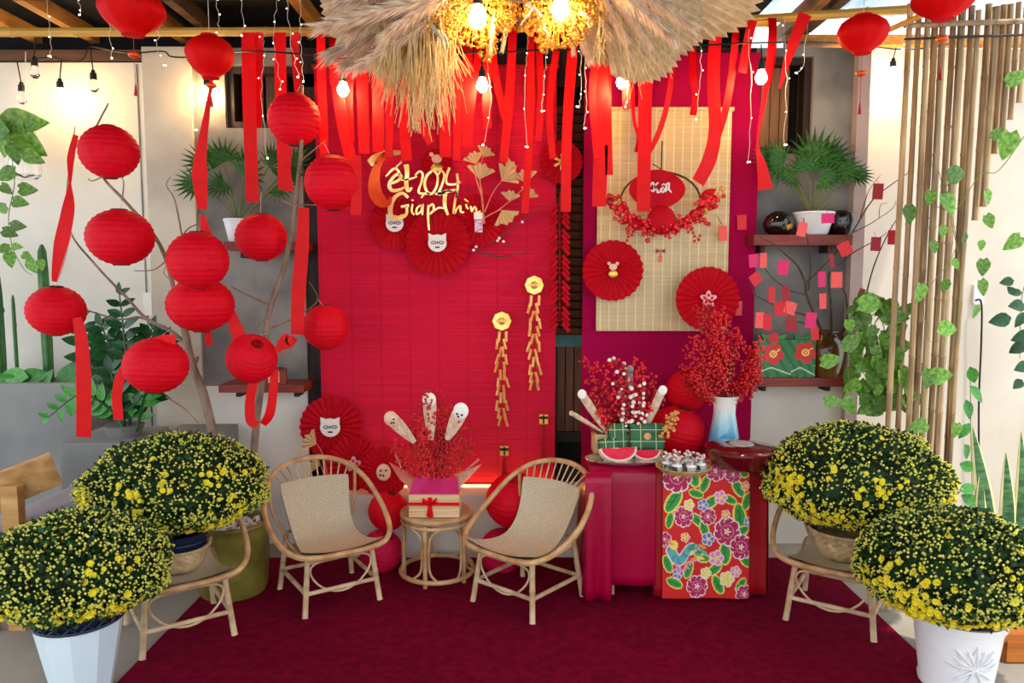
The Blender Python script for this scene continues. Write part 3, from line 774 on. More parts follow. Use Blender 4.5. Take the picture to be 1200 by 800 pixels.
# ---- wreath on the blind
wr = thing('red_wreath', 'red berry and leaf wreath with white script on the pale blind', 'wreath', P(772, 268, 4.14))
WY = 4.15; cw = P(774, 236, WY); s1 = MPP(240, WY)
ring = [cw+Vector((47*s1*math.cos(a), 0, 34*s1*math.sin(a))) for a in [k*2*PI/28 for k in range(28)]]
MB().tube(ring, .006, 6, closed=True).build('hoop', 'twig', wr, world=True)
for k in range(30):
    t_ = -PI*.97+PI*.94*k/29
    p0 = cw+Vector((48*s1*math.cos(t_), -.02, 32*s1*math.sin(t_)+6*s1))
    d = Vector((math.cos(t_)+R(-.6, .6), R(-.5, 0), math.sin(t_)+R(-.4, .8))).normalized()
    tip = p0+d*R(10, 22)*s1
    bb = MB().tube([p0, tip], .0015, 4)
    mm = 'berry'
    if k % 5 == 0 and abs(k-15) > 5: mm = 'berry_o'
    for j in range(7): bb.sph(p0.lerp(tip, j/6)+Vector((R(-1, 1), R(-1, .3), R(-1, 1)))*5*s1, R(2, 3.4)*s1, 6, 4)
    bb.build('berry_sprig', mm, wr, world=True)
me_rl = None
def leaf_mesh(name, m_, wid=.35, bend=.12, heart=False, n=5):
    """leaf along +Y, unit length, folded on its midrib"""
    mb = MB(); vs = []; fs = []
    for i in range(n+1):
        t = i/n
        w_ = wid*math.sin(PI*min(1, t**(.55 if heart else .8)))**(.75 if heart else .9)*(1-.12*t)
        if i == 0: w_ = wid*.45 if heart else .02
        if i == n: w_ = 0
        y = t - (.12 if heart and i == 0 else 0)
        z = -bend*t*t*1.2
        vs += [(-w_, y, z+.22*w_), (0, t, z), (w_, y, z+.22*w_)]
    for i in range(n):
        a = i*3; fs += [(a, a+1, a+4, a+3), (a+1, a+2, a+5, a+4)]
    mb.add(vs, fs); return mb.mesh(name, m_, ang=80)
WL = leaf_mesh('leaf', 'fan', .28)
for k in range(22):
    t_ = -PI*.98+PI*.96*k/21
    p0 = cw+Vector((46*s1*math.cos(t_), -.015, 31*s1*math.sin(t_)+6*s1))
    put(link('leaf', WL, wr), p0-wr.location, orient((math.cos(t_)+R(-.7, .7), R(-.6, -.1), math.sin(t_)+R(-.2, .9)), (0, -1, 0)), R(14, 22)*s1)
cc = P(775, 258, WY-.03)
MB().sph(cc, 17*s1, 16, 10, (1, .45, 1)).build('round_fan', 'fan', wr, world=True)
sc_ = P(770, 219, WY-.012)
pts = [sc_+Vector((math.cos(a)*30*s1*(1+.1*math.cos(2*a)), 0, math.sin(a)*23*s1-3*s1)) for a in [k*2*PI/28 for k in range(28)]]
MB().poly(pts, .006, (0, -1, 0)).build('script_board', 'fan', wr, world=True)
g = MB()
def S3(pts, w): stroke(g, [(690+p[0]/7.06, 180+p[1]/7.06, *(p[2:])) for p in pts], w, WY-.03, .006)
S3([(505, 270, .8), (530, 240, 1), (545, 275, 1.2), (535, 310, 1), (515, 300, .6)], 2.2); S3([(575, 238, .8), (545, 275, 1), (575, 310, .9)], 2.0)   # X
S3([(560, 285, .8), (568, 318, 1), (590, 315, .9), (598, 285, .7)], 2.0)                                                                             # u
S3([(618, 275, .8), (600, 300, 1), (615, 320, 1), (632, 285, .8), (636, 318, .9)], 1.8); S3([(605, 262, .7), (620, 250, .8), (634, 262, .7)], 1.6)   # a
S3([(650, 305, .8), (640, 260, 1), (665, 245, 1), (662, 290, 1), (685, 320, .7)], 2.0)                                                               # n
g.build('script', 'white_card', wr, world=True)
MB().tube([P(776, 165, WY), P(775, 200, WY)], .004, 6).tube([P(765, 192, WY), P(774, 198, WY)], .003, 5).build('hook_twig', 'twig', wr, world=True)
for (x0, y0, x1, y1_) in ((720, 200, 744, 214), (830, 200, 812, 222)): pass
for q, pth in ((0, [(738, 252), (744, 262), (738, 278)]), (1, [(800, 262), (808, 268), (818, 280)]), (2, [(815, 240), (835, 232), (846, 222)])):
    bb = MB(); pp = crom(PP(pth, WY-.01), 4); bb.tube(pp, .0015, 4)
    for p_ in pp:
        for _ in range(2): bb.sph(p_+Vector((R(-1, 1), 0, R(-1, 1)))*4*s1, 2*s1, 6, 4)
    bb.build('berry_sprig', ('berry', 'berry', 'berry_o')[q], wr, world=True)
twig('small_charm', 'tiny red bow charm hanging on the pale blind', [[(774, 300), (774, 290)]], 4.25, 'cord', .002)
o = bpy.data.objects['small_charm']; a = P(774, 294, 4.25)
MB().poly([a+Vector((-.025, 0, .012)), a, a+Vector((-.025, 0, -.012))], .006, (0, -1, 0)).poly([a+Vector((.025, 0, -.012)), a, a+Vector((.025, 0, .012))], .006, (0, -1, 0)).build('bow', 'env4', o, world=True)
MB().box(P(774, 303, 4.25), (.016, .006, .035)).build('charm', 'env2', o, world=True); o['category'] = 'ornament'

# ================================================================ FURNITURE
def chair_parts():
    """cane armchair; front faces -Y, origin on the floor"""
    D = {}
    half = [(0, -.245, .285), (.12, -.243, .287), (.205, -.222, .297), (.262, -.155, .325), (.287, -.05, .375), (.287, .06, .44), (.258, .16, .52), (.19, .235, .585), (.10, .275, .618), (0, .287, .628)]
    loop = half + [(-x, y, z) for x, y, z in reversed(half[1:-1])]
    D['hoop'] = MB().tube(crom(loop, 4, True), .0135, 8, closed=True).mesh('hoop', 'rattan')
    prof = crom([(0, -.236, .292), (0, -.17, .272), (0, -.07, .258), (0, .03, .268), (0, .11, .318), (0, .165, .39), (0, .205, .47), (0, .228, .535)], 4)
    N = len(prof)-1
    def wid(v): return .205-.035*math.sin(PI*min(1, v*1.1))-.03*v
    def top(u, v):
        p = prof[round(v*N)]; x = (u-.5)*2; return (x*wid(v), p.y-.05*x*x*v, p.z+.03*x*x*(1-v)+.006)
    def bot(u, v):
        q = top(1-u, v); return (q[0], q[1]+.006, q[2]-.012)
    w = MB().grid(top, 14, N).grid(bot, 14, N)
    D['seat'] = w.mesh('seat', 'weave', ang=80)
    D['spindle'] = []
    for k in range(11):
        x = (k-5)*.032; e = top(.5+x/2/wid(1), 1)
        hx = x*1.25; tz = .628-.9*hx*hx*1.4; ty = .287-.75*hx*hx*1.6
        D['spindle'].append(MB().tube([e, (hx, ty, tz)], .0042, 6).mesh('spindle', 'rattan_lt'))
    legs = [((.185, -.20, 0), (.155, -.165, .285)), ((-.185, -.20, 0), (-.155, -.165, .285)), ((.19, .19, 0), (.16, .15, .30)), ((-.19, .19, 0), (-.16, .15, .30))]
    D['leg'] = []
    for a, c in legs:
        D['leg'].append(bamboo_pole(MB(), a, c, .0135, 8, .11).mesh('leg', 'rattan_lt'))
    def at(i, z):
        a, c = Vector(legs[i][0]), Vector(legs[i][1]); return a.lerp(c, z/c.z)
    D['stretcher'] = [bamboo_pole(MB(), at(i, .105), at(j, .105), .0105, 8, .13).mesh('stretcher', 'rattan_lt') for i, j in ((0, 1), (2, 3), (0, 2), (1, 3))]
    el = [(.15*math.cos(a), -.18+.01*math.sin(a), .185+.078*math.sin(a)+.02*math.cos(2*a)) for a in [k*2*PI/28 for k in range(28)]]
    D['front_loop'] = MB().tube(el, .0052, 6, closed=True).mesh('front_loop', 'rattan_lt')
    fr = [(.165, -.20, .272), (.17, .0, .262), (.165, .16, .292), (0, .175, .292), (-.165, .16, .292), (-.17, 0, .262), (-.165, -.20, .272), (0, -.215, .268)]
    D['seat_frame'] = MB().tube(crom(fr, 4, True), .009, 8, closed=True).mesh('seat_frame', 'rattan')
    D['side_brace'] = [MB().tube(crom([(q*.165, .155, .29), (q*.215, .2, .40), (q*.225, .205, .555)], 5), .0085, 8).mesh('side_brace', 'rattan') for q in (-1, 1)]
    return D
CH = chair_parts()
def chair(loc, rz, label, group):
    t = thing('cane_armchair', label, 'armchair', loc, rz, group)
    for k in ('hoop', 'seat', 'front_loop', 'seat_frame'): link(k, CH[k], t)
    for k in ('spindle', 'leg', 'stretcher', 'side_brace'):
        for me in CH[k]: link(k, me, t)
    return t
CG = 'woven cane armchairs'; cz = .012
chair((-.91, 3.61, cz), math.radians(33), 'empty cane armchair with woven seat beside the olive pot', CG)
chair((.08, 3.56, cz), math.radians(-40), 'empty cane armchair with woven seat beside the red draped table', CG)
LCH = Vector((-1.49, 3.24, cz)); RCH = Vector((1.525, 3.39, cz))
chair(LCH, math.radians(35), 'cane armchair carrying the chrysanthemum in a navy pot', CG)
chair(RCH, math.radians(-34), 'cane armchair carrying a chrysanthemum in a straw basket, by the red draped table', CG)

# ---- round cane side table
tb = thing('cane_side_table', 'round low cane side table between the two empty armchairs', 'side table', (-.395, 3.84, .012))
TR, TH = .178, .352
MB().lathe([(0, TH-.02), (TR-.004, TH-.02), (TR-.004, TH), (0, TH)], 32).build('table_top', 'weave', tb)
MB().tube([(TR*math.cos(a), TR*math.sin(a), TH-.012) for a in [k*2*PI/32 for k in range(32)]], .015, 8, closed=True).build('rim', 'rattan', tb)
MB().tube([((TR+.002)*math.cos(a), (TR+.002)*math.sin(a), TH-.045) for a in [k*2*PI/32 for k in range(32)]], .010, 8, closed=True).build('lower_rim', 'rattan', tb)
MB().tube([((TR+.012)*math.cos(a), (TR+.012)*math.sin(a), .035) for a in [k*2*PI/32 for k in range(32)]], .0125, 8, closed=True).build('base_ring', 'rattan', tb)
for k in range(5):
    a = 2*PI*k/5+PI*1.42
    rad = Vector((math.cos(a), math.sin(a), 0)); tan = Vector((-math.sin(a), math.cos(a), 0))
    lg = MB().tube([rad*(TR-.004)+Vector((0, 0, TH-.03)), rad*(TR-.004)+Vector((0, 0, 0))], .0115, 8)
    for q in (-1, 1):
        lg.tube(crom([rad*(TR-.01)+tan*q*.075+Vector((0, 0, TH-.05)), rad*(TR-.01)+tan*q*.032+Vector((0, 0, TH-.085)), rad*(TR-.008)+tan*q*.019+Vector((0, 0, .2)), rad*(TR-.006)+tan*q*.024+Vector((0, 0, .085)), rad*(TR+.006)+tan*q*.065+Vector((0, 0, .045))], 4), .0065, 6)
    lg.build('leg', 'rattan', tb)

# ---- berry bouquets
def berry_branch(base, tip, nb, br, spread, m_, bend=.06, twigm=True):
    base = Vector(base); tip = Vector(tip); mid = base.lerp(tip, .55)+Vector((R(-1, 1), R(-1, 1), 0))*bend
    pts = crom([base, mid, tip], 6); mb = MB(); mb.m = 1; mb.tube(pts, [.0022, .001], 5); mb.m = 0
    L = len(pts)
    for k in range(nb):
        t = .32+.68*(k+R(0, 1))/nb; p = pts[min(L-1, int(t*(L-1)))]
        d = Vector((R(-1, 1), R(-1, 1), R(-.6, 1))).normalized()*R(.3, 1)*spread
        mb.sph(p+d, br*R(.75, 1.1), 6, 4)
    return mb
def twigs(t, base, targets, Y, nb, br, spread, m_, jitter=.05, name='berry_branch'):
    for x, y in targets:
        tip = P(x, y, Y+R(-jitter, jitter)*1.6)
        berry_branch(Vector(base)+Vector((R(-1, 1), R(-1, 1), 0))*.02, tip, nb, br, spread, m_).build(name, [m_, 'redtwig'], t, world=True)
def feather(t, pts_px, Y, w, m_='feather', tipm='feather_w', spots=False):
    """flat oval plume with a rounded pale tip"""
    a = P(*pts_px[0], Y); c = P(*pts_px[1], Y); d = c-a; L = d.length; d.normalize(); s = d.cross(Vector((0, 1, 0))).normalized()
    mb = MB(); vs = []; fs = []; n = 12
    for i in range(n+1):
        u = i/n; ww = w*(.25+.75*math.sin(PI*min(1, u*.62+.05)))*(1 if u < .85 else max(.05, math.sqrt(max(0, 1-((u-.85)/.15)**2))))
        p = a+d*L*u
        for q in (-1, -.5, 0, .5, 1): vs.append(p+s*ww*q+Vector((0, -.012*(1-q*q)+R(-.001, .001), 0)))
    for i in range(n):
        for k in range(4): fs.append((i*5+k, i*5+k+1, i*5+k+6, i*5+k+5))
    mb.add(vs, fs); f_ = mb.build('dried_plume', m_, t, world=True)
    tc = a+d*(L-w*1.0)
    MB().sph(tc-Vector((0, .014, 0)), w*1.02, 12, 8, (1, .22, 1.12)).build('plume_tip', tipm, t, world=True)
    if spots:
        for q in ((-.35, -.35), (.3, -.5), (0, -.75)):
            MB().sph(tc+s*w*q[0]+d*w*q[1]-Vector((0, .03, 0)), w*.15, 6, 5).build('plume_spot', 'ink', t, world=True)

# wooden flower box on the side table
bx = thing('flower_box', 'pale wooden gift box of red berries tied with crimson ribbon', 'flower box', (-.395, 3.80, .364+.003))
bw, bd_, bh = .255, .17, .118
for i in range(4):
    MB().box((0, -bd_/2, bh*(i+.5)/4), (bw, .012, bh/4-.002)).build('board', 'crate', bx)
    MB().box((0, bd_/2, bh*(i+.5)/4), (bw, .012, bh/4-.002)).build('board', 'crate', bx)
for q in (-1, 1): MB().box((q*(bw/2-.006), 0, bh/2), (.012, bd_-.013, bh-.002)).build('board', 'crate', bx)
rb = MB().box((0, -bd_/2-.008, bh*.6), (bw+.004, .003, .016)).box((-.02, -bd_/2-.009, bh*.45), (.022, .003, bh*.88))
rb.build('ribbon_band', 'ribbon', bx)
bo = MB()
for q in (-1, 1):
    bo.strip(crom([(-.02, -bd_/2-.012, bh*.6), (-.02+q*.02, -bd_/2-.03, bh*.78), (-.02+q*.035, -bd_/2-.025, bh*.86), (-.02+q*.03, -bd_/2-.015, bh*.7), (-.02, -bd_/2-.012, bh*.6)], 4), [(0, .6, .4)]*17, .014, .002)
    bo.strip(crom([(-.02, -bd_/2-.013, bh*.6), (-.02+q*.008, -bd_/2-.014, bh*.3), (-.02+q*.012, -bd_/2-.012, .006)], 4), [(1, 0, 0)]*9, .012, .002)
bo.build('bow', 'ribbon', bx)
def flap(pts, m_, th=.002): MB().poly([Vector(p) for p in pts], th, (0, .3, -1)).build('wrapping', m_, bx)
flap([(-bw/2, -.08, bh), (bw/2, -.08, bh), (bw/2-.015, -.03, bh+.075), (0, -.02, bh+.062), (-bw/2+.03, -.03, bh+.085)], 'tissue')
flap([(-bw/2+.02, -.07, bh+.005), (-bw/2+.03, 0, bh+.07), (-bw/2-.115, .02, bh+.14), (-bw/2-.05, -.05, bh+.07)], 'kraft')
flap([(bw/2-.02, -.07, bh+.005), (bw/2+.08, -.03, bh+.11), (bw/2+.11, .02, bh+.13), (bw/2-.03, .04, bh+.07)], 'peach_card')
for a, c in (((-.16, -.04, bh+.10), (-.20, -.04, bh+.20)), ((.15, -.02, bh+.10), (.225, -.02, bh+.165))): MB().tube([a, c], [.004, .006], 6).build('stick', 'kraft', bx)
base = Vector((-.395, 3.80, .47)); Yb = 3.80
twigs(bx, base, [(478, 498), (490, 470), (500, 455), (487, 485), (512, 460), (520, 478), (528, 472), (535, 490), (548, 500), (550, 515), (465, 515), (470, 500), (480, 520), (505, 480), (515, 495), (540, 512), (497, 500), (525, 505), (461, 525), (556, 522)], Yb, 62, .0075, .038, 'berry')
feather(bx, [(486, 518), (453, 484)], 3.76, .034, 'feather', 'peach_card', True)
feather(bx, [(505, 515), (503, 460)], 3.78, .034, 'feather', 'feather_w', True)
feather(bx, [(524, 515), (544, 473)], 3.76, .038, 'feather', 'feather_w', True)

# ---- red draped table
TT = .665; tx0, tx1, ty0, ty1 = .385, 1.24, 3.58, 4.02
tt = thing('draped_table', 'long table draped to the carpet in crimson satin', 'table', ((tx0+tx1)/2, 3.8, .012))
MB().box(((tx0+tx1)/2, (ty0+ty1)/2, TT-.02), (tx1-tx0, ty1-ty0, .03)).build('table_top', 'table_leg', tt, world=True)
for x in (tx0+.10, tx1-.10):
    for y in (ty0+.04, ty1-.04): MB().box((x, y, TT/2-.01), (.045, .045, TT-.045)).build('leg', 'table_leg', tt, world=True)
def drape(x0, x1, y, zb, amp, fr, ph, flare=.03):
    def fn(u, v):
        x = x0+(x1-x0)*u; z = TT+(zb-TT)*v
        q = amp*v*math.sin(fr*u*2*PI+ph)
        if v == 0: return (x, y, TT)
        return (x, y-.012-flare*v-q, z)
    return fn
cl = MB()
cl.grid(lambda u, v: (tx0-.006+(tx1-tx0+.012)*u, ty0+(ty1-ty0)*v, TT-.003), 8, 4, False)
cl.grid(drape(tx0-.004, .70, ty0, .085, .007, 1.6, .5), 40, 14, False)
def side(u, v):
    y = ty0+(ty1-ty0)*u; z = TT+(.025-TT)*v
    return (tx0-.004-.03*v-.014*v*math.sin(u*2*PI*2.5), y-.012*(1-u)-.03*v*(1-u), z)
cl.grid(side, 30, 14, False)
o = cl.build('satin_cloth', 'satin', tt, world=True, ang=70); md = o.modifiers.new('thick', 'SOLIDIFY'); md.thickness = .003
cl = MB()
def corner(u, v):                                       # folded corner falling to the carpet
    a = u*PI*1.0; x = tx0-.034+.13*u; return (x, ty0-.035-.03*v-.014*math.sin(u*PI*3)*v-.012, TT-.02+(.028-TT+.02)*v)
cl.grid(corner, 20, 12, False)
o = cl.build('satin_corner', 'satin', tt, world=True, ang=70); md = o.modifiers.new('thick', 'SOLIDIFY'); md.thickness = .003
cl = MB(); cl.grid(drape(.69, tx1+.004, ty0+.002, .03, .012, 4, 0, .02), 60, 14, False)
def side2(u, v):
    y = ty0+(ty1-ty0)*u; z = TT+(.03-TT)*v
    return (tx1+.004+.02*v+.012*v*math.sin(u*2*PI*3), y, z)
cl.grid(side2, 30, 10, False)
o = cl.build('red_cloth', 'satin2', tt, world=True, ang=70); md = o.modifiers.new('thick', 'SOLIDIFY'); md.thickness = .003
for x in (tx0-.02, .69): pass

# ---- floral runner (printed cloth): colours painted per vertex
def lin(h): return C(h)[:3]
PR = [lin('#cf0f12')]
def paint_floral(W, H):
    rnd = random.Random(5); pal = {k: lin(v) for k, v in dict(red='#d2100f', mag='#b3134f', pink='#e88ab0', white='#f6e4e4', grn='#2f9a3c', dgr='#12602c', yel='#f0d860', blu='#5a78c0', org='#e89a3a', teal='#5ab0a0').items()}
    img = [[pal['red']]*W for _ in range(H)]
    def disc(cx, cy, r, col, sq=1, ang=0):
        ca, sa = math.cos(ang), math.sin(ang)
        for y in range(max(0, int(cy-r-1)), min(H, int(cy+r+2))):
            for x in range(max(0, int(cx-r-1)), min(W, int(cx+r+2))):
                dx, dy = x-cx, y-cy; u = dx*ca+dy*sa; v = (-dx*sa+dy*ca)/sq
                if u*u+v*v <= r*r: img[y][x] = pal[col]
    def leaf(cx, cy, r, a):
        disc(cx, cy, r*1.12, 'yel', .55, a); disc(cx, cy, r, 'grn', .45, a); disc(cx, cy, r*.8, 'dgr', .07, a)
        for q in (-.4, .2): disc(cx+r*q*math.cos(a)-r*.2*math.sin(a), cy+r*q*math.sin(a)+r*.2*math.cos(a), r*.35, 'dgr', .12, a+.8)
    def peony(cx, cy, r):
        for k in range(9):
            a = 2*PI*k/9+rnd.random()*.3; disc(cx+r*.68*math.cos(a), cy+r*.68*math.sin(a), r*.38, 'white'); disc(cx+r*.64*math.cos(a), cy+r*.64*math.sin(a), r*.33, 'mag')
        disc(cx, cy, r*.66, 'mag')
        for k in range(7):
            a = 2*PI*k/7+.4; disc(cx+r*.4*math.cos(a), cy+r*.4*math.sin(a), r*.22, 'pink', .45, a+PI/2); disc(cx+r*.36*math.cos(a), cy+r*.36*math.sin(a), r*.17, 'mag', .5, a+PI/2)
        for k in range(5):
            a = 2*PI*k/5; disc(cx+r*.18*math.cos(a), cy+r*.18*math.sin(a), r*.12, 'white', .5, a)
        disc(cx, cy, r*.1, 'yel')
    def small(cx, cy, r, col):
        for k in range(5):
            a = 2*PI*k/5; disc(cx+r*.6*math.cos(a), cy+r*.6*math.sin(a), r*.5, 'white'); disc(cx+r*.6*math.cos(a), cy+r*.6*math.sin(a), r*.38, col)
        disc(cx, cy, r*.3, 'yel')
    w = W/100.0
    for x, y, r, a in ((34, 18, 13, 1.2), (88, 14, 10, .5), (12, 46, 13, 2.2), (38, 38, 8, .3), (55, 47, 10, 2.6), (86, 32, 10, 1.0), (88, 62, 13, 1.4), (72, 100, 12, 1.6), (95, 108, 9, .8), (40, 66, 9, .7), (8, 66, 8, 1.8), (60, 118, 9, 2.5), (14, 132, 9, .4), (90, 134, 8, 2.2), (64, 134, 10, 1.1), (48, 28, 9, 2.0), (30, 118, 9, 1.9), (48, 76, 9, 1.2), (96, 46, 9, 1.9), (76, 44, 8, .4), (6, 112, 9, 1.2), (46, 106, 8, .2), (90, 78, 9, 2.6)): leaf(x*w, y*w, r*w, a)
    for x, y, r in ((16, 20, 17), (74, 78, 15), (90, 94, 13), (60, 14, 11), (24, 62, 11), (40, 136, 12), (6, 6, 9), (80, 18, 9), (94, 144, 10), (2, 86, 8), (52, 62, 9)): peony(x*w, y*w, r*w)
    for x, y, r, c_ in ((52, 86, 7, 'blu'), (86, 8, 6, 'blu'), (66, 42, 7, 'pink'), (62, 106, 8, 'pink'), (74, 128, 8, 'yel'), (94, 30, 5, 'org'), (46, 50, 6, 'blu'), (84, 120, 6, 'pink'), (26, 84, 5, 'org'), (30, 50, 6, 'yel'), (72, 60, 5, 'org'), (18, 122, 6, 'blu'), (50, 122, 6, 'yel'), (44, 8, 5, 'yel'), (98, 68, 5, 'blu')): small(x*w, y*w, r*w, c_)
    # a crested bird
    for k in range(24): disc((10+k*1.4)*w, (98+9*math.sin(k*.27)+k*.3)*w, 6.2*w*(1-.015*k), 'white')
    for k in range(24): disc((10+k*1.4)*w, (98+9*math.sin(k*.27)+k*.3)*w, 5*w*(1-.015*k), 'teal' if k % 4 else 'blu')
    for k in range(8): disc((34+k*2)*w, (94+(k % 3)*6)*w, 5*w, ('grn', 'yel', 'org', 'teal')[k % 4], .35, 2.4+.2*k)
    disc(13*w, 92*w, 5*w, 'yel'); disc(9*w, 90*w, 4*w, 'org', .4, .5)
    for k in range(6): disc((16+k*4)*w, (114+5*math.sin(k))*w, 4*w, 'pink', .3, 1+k)
    return img
rx0, rx1 = X_(777, 3.53, 620), X_(879, 3.53, 620)
def runner():
    NU, NT, NF = 120, 12, 168
    img = paint_floral(NU+1, NF+1+NT+40); vs = []; cols = []
    path = [(TT+.003, ty0+.16*(1-i/NT)) for i in range(NT)]+[(TT+.003-(TT-.022)*(i/NF), ty0-.022-.035*(i/NF)) for i in range(NF+1)]
    for j, (z, y) in enumerate(path):
        for i in range(NU+1):
            u = i/NU; f = max(0, j-NT)/NF; vs.append((rx0+(rx1-rx0)*u, y-.004*math.sin(u*9)*f, z)); cols.append(img[j][i])
    L = NU+1; fs = [(j*L+i, (j+1)*L+i, (j+1)*L+i+1, j*L+i+1) for j in range(len(path)-1) for i in range(NU)]
    loc = Vector(((rx0+rx1)/2, ty0, .012))
    me = bpy.data.meshes.new('table_runner'); me.from_pydata([(x-loc.x, y-loc.y, z-loc.z) for x, y, z in vs], [], fs)
    ca = me.color_attributes.new('print', 'FLOAT_COLOR', 'POINT')
    for i, c_ in enumerate(cols): ca.data[i].color = (*c_, 1)
    me.materials.append(M['runner']); me.shade_smooth()
    o = link('table_runner', me); o.location = loc; md = o.modifiers.new('thick', 'SOLIDIFY'); md.thickness = .0015
    tag(o, 'red runner printed with peonies and a bird on the draped table', 'table runner')
runner()

# ---- things on the draped table
zt = TT+.003
# berry arrangement in a low wooden box
c0 = PZ(733, 528, zt); fb = thing('berry_arrangement', 'wooden box of red and white berries behind the watermelon slices', 'flower box', (c0.x, 3.86, zt))
bw2 = .35
for q, (sx, sy) in enumerate(((bw2, .010), (bw2, .010), (.010, .14), (.010, .14))):
    off = ((0, -.075, .055), (0, .075, .055), (-bw2/2+.005, 0, .055), (bw2/2-.005, 0, .055))[q]
    MB().box(off, (sx, sy, .11)).build('board', 'crate', fb)
base = Vector((c0.x, 3.86, zt+.05)); Yb = 3.86
twigs(fb, base, [(682, 420), (690, 440), (700, 425), (715, 415), (730, 430), (745, 420), (760, 430), (768, 445), (755, 455), (700, 455), (690, 470), (720, 445), (740, 450), (705, 480), (765, 475), (750, 490), (730, 485), (715, 490), (697, 495), (775, 465)], Yb, 46, .0092, .042, 'berry')
twigs(fb, base-Vector((0, .03, 0)), [(716, 418), (735, 425), (722, 450), (742, 460), (752, 445), (728, 478), (745, 478), (735, 465)], Yb-.08, 9, .011, .03, 'berry_w', name='white_berry_branch')
twigs(fb, P(772, 512, Yb-.12), [(782, 488), (792, 484), (788, 500)], Yb-.12, 16, .009, .028, 'berry_o', name='amber_berry_branch')
feather(fb, [(712, 508), (679, 457)], 3.80, .022); feather(fb, [(755, 505), (778, 452)], 3.80, .022); feather(fb, [(706, 506), (667, 482)], 3.78, .012, 'feather', 'feather')
feather(fb, [(738, 500), (738, 428)], 3.92, .018, 'grey_dry', 'grey_dry')
MB().poly([(-bw2/2, -.05, .09), (-bw2/2+.08, -.06, .02), (-bw2/2+.02, .02, .05), (-bw2/2-.04, .03, .19)], .004, (0, 1, 0)).build('wrapping', 'kraft', fb)
# silver platter, melon, cakes
pc = PZ(735, 541, zt); pr = .5*128*MPP(540, 3.7)*.75
pt = thing('silver_platter', 'oval silver platter under rice cakes and watermelon slices', 'platter', (pc.x, pc.y, zt))
MB().lathe([(0, .004), (pr*.85, .004), (pr, .02), (pr*1.02, .022), (pr*1.0, .014), (pr*.8, 0), (0, 0)], 40, fn=lambda a, j, z: 1).build('dish', 'silver', pt); pt.scale = (1, .55, 1)
def cake(px, py, w, h, Y, label, rzz=0, tilt=-.25, lab=False):
    p = P(px, py, Y); t = thing('rice_cake', label, 'rice cake', p, 0, 'leaf-wrapped rice cakes'); t.rotation_euler = (tilt, 0, rzz)
    s1 = MPP(py, Y); W, H = w*s1, h*s1
    b_ = MB().box((0, 0, H/2), (W, .05, H)).build('leaf_wrap', 'green_cake', t); m_ = b_.modifiers.new('bev', 'BEVEL'); m_.width = .008; m_.segments = 2
    for q in (-.2, .25):
        MB().box((W*q, 0, H/2), (.003, .056, H+.004)).build('string', 'cake_str', t); MB().box((0, 0, H*(.5+q)), (W+.004, .056, .003)).build('string', 'cake_str', t)
    if lab: MB().lathe([(0, 0), (.018, 0), (.018, .003), (0, .003)], 12, (0, -.028, H*.5), mtx=Matrix.Rotation(PI/2, 3, 'X')).build('seal', 'berry_o', t)
cake(758, 526, 40, 30, 3.74, 'wide leaf-wrapped rice cake with round amber seal', 0, -.2, True)
cake(724, 526, 22, 30, 3.75, 'upright leaf-wrapped rice cake beside the sealed one', .1, -.2)
cake(713, 531, 22, 17, 3.70, 'small leaf-wrapped rice cake lying in front of the others', .2, -.3)
def melon(px, py, w, Y, rz_, label):
    p = P(px, py, Y); t = thing('watermelon_slice', label, 'watermelon slice', (p.x, Y, zt+.012), rz_, 'watermelon slices'); t.rotation_euler = (-.55, 0, rz_)
    r = w/2*MPP(py, Y)
    def half(r0, r1):
        return [(r0*math.cos(a), 0, r1*math.sin(a)*1.0) for a in [PI+PI*k/16 for k in range(17)]]
    up = .82*r
    MB().poly([Vector((x, .0, z*.75+up*.75)) for x, y, z in half(r*.9, r*.84)], .03, (0, 1, 0)).build('flesh', 'melon', t)
    o_, i_ = half(r, r), half(r*.905, r*.85); ring = [Vector((x, -.001, z*.75+up*.75)) for x, y, z in o_]+[Vector((x, -.001, z*.75+up*.75)) for x, y, z in reversed(i_)]
    mbr = MB()
    for k in range(16): mbr.poly([ring[k], ring[k+1], ring[33-k-1], ring[33-k]], .032, (0, 1, 0))
    mbr.build('rind', 'rind', t)
melon(727, 543, 46, 3.66, .22, 'large watermelon slice at the front of the silver platter')
melon(758, 538, 32, 3.68, -.1, 'small watermelon slice beneath the sealed rice cake')
# tray of little jars
jc = PZ(801, 548, zt+.02); jt = thing('woven_tray', 'round woven tray holding small jars on the floral runner', 'tray', (jc.x, jc.y, zt+.004))
jr = .128
MB().lathe([(0, 0), (jr*.8, 0), (jr, .022), (jr*1.02, .026), (jr*.98, .028), (jr*.8, .012), (0, .010)], 32, fn=lambda a, j, z: 1+.006*math.sin(a*24+j*PI)).build('tray_body', 'tray', jt)
jm = [MB().lathe([(0, 0), (.022, 0), (.0245, .006), (.0245, .034), (.02, .04), (.02, .044), (0, .044)], 14).mesh('jar_body', 'jar'),
      MB().lathe([(.0248, .009), (.0253, .01), (.0253, .03), (.0248, .031)], 14).mesh('jar_label', 'jarband'),
      MB().lathe([(0, .042), (.0215, .042), (.0215, .054), (0, .056)], 14).mesh('lid', 'silver')]
bwm = MB()
for q in (-1, 1):
    bwm.strip(crom([(0, 0, .056), (q*.018, -.004, .068), (q*.024, 0, .062), (0, 0, .056)], 4), [(0, 1, .2)]*13, .008, .001)
bwm = bwm.mesh('bow', 'berry_w')
spots = [(.083*math.cos(a), .083*math.sin(a)) for a in [k*2*PI/8+.2 for k in range(8)]]+[(.02, .02), (-.028, -.01)]
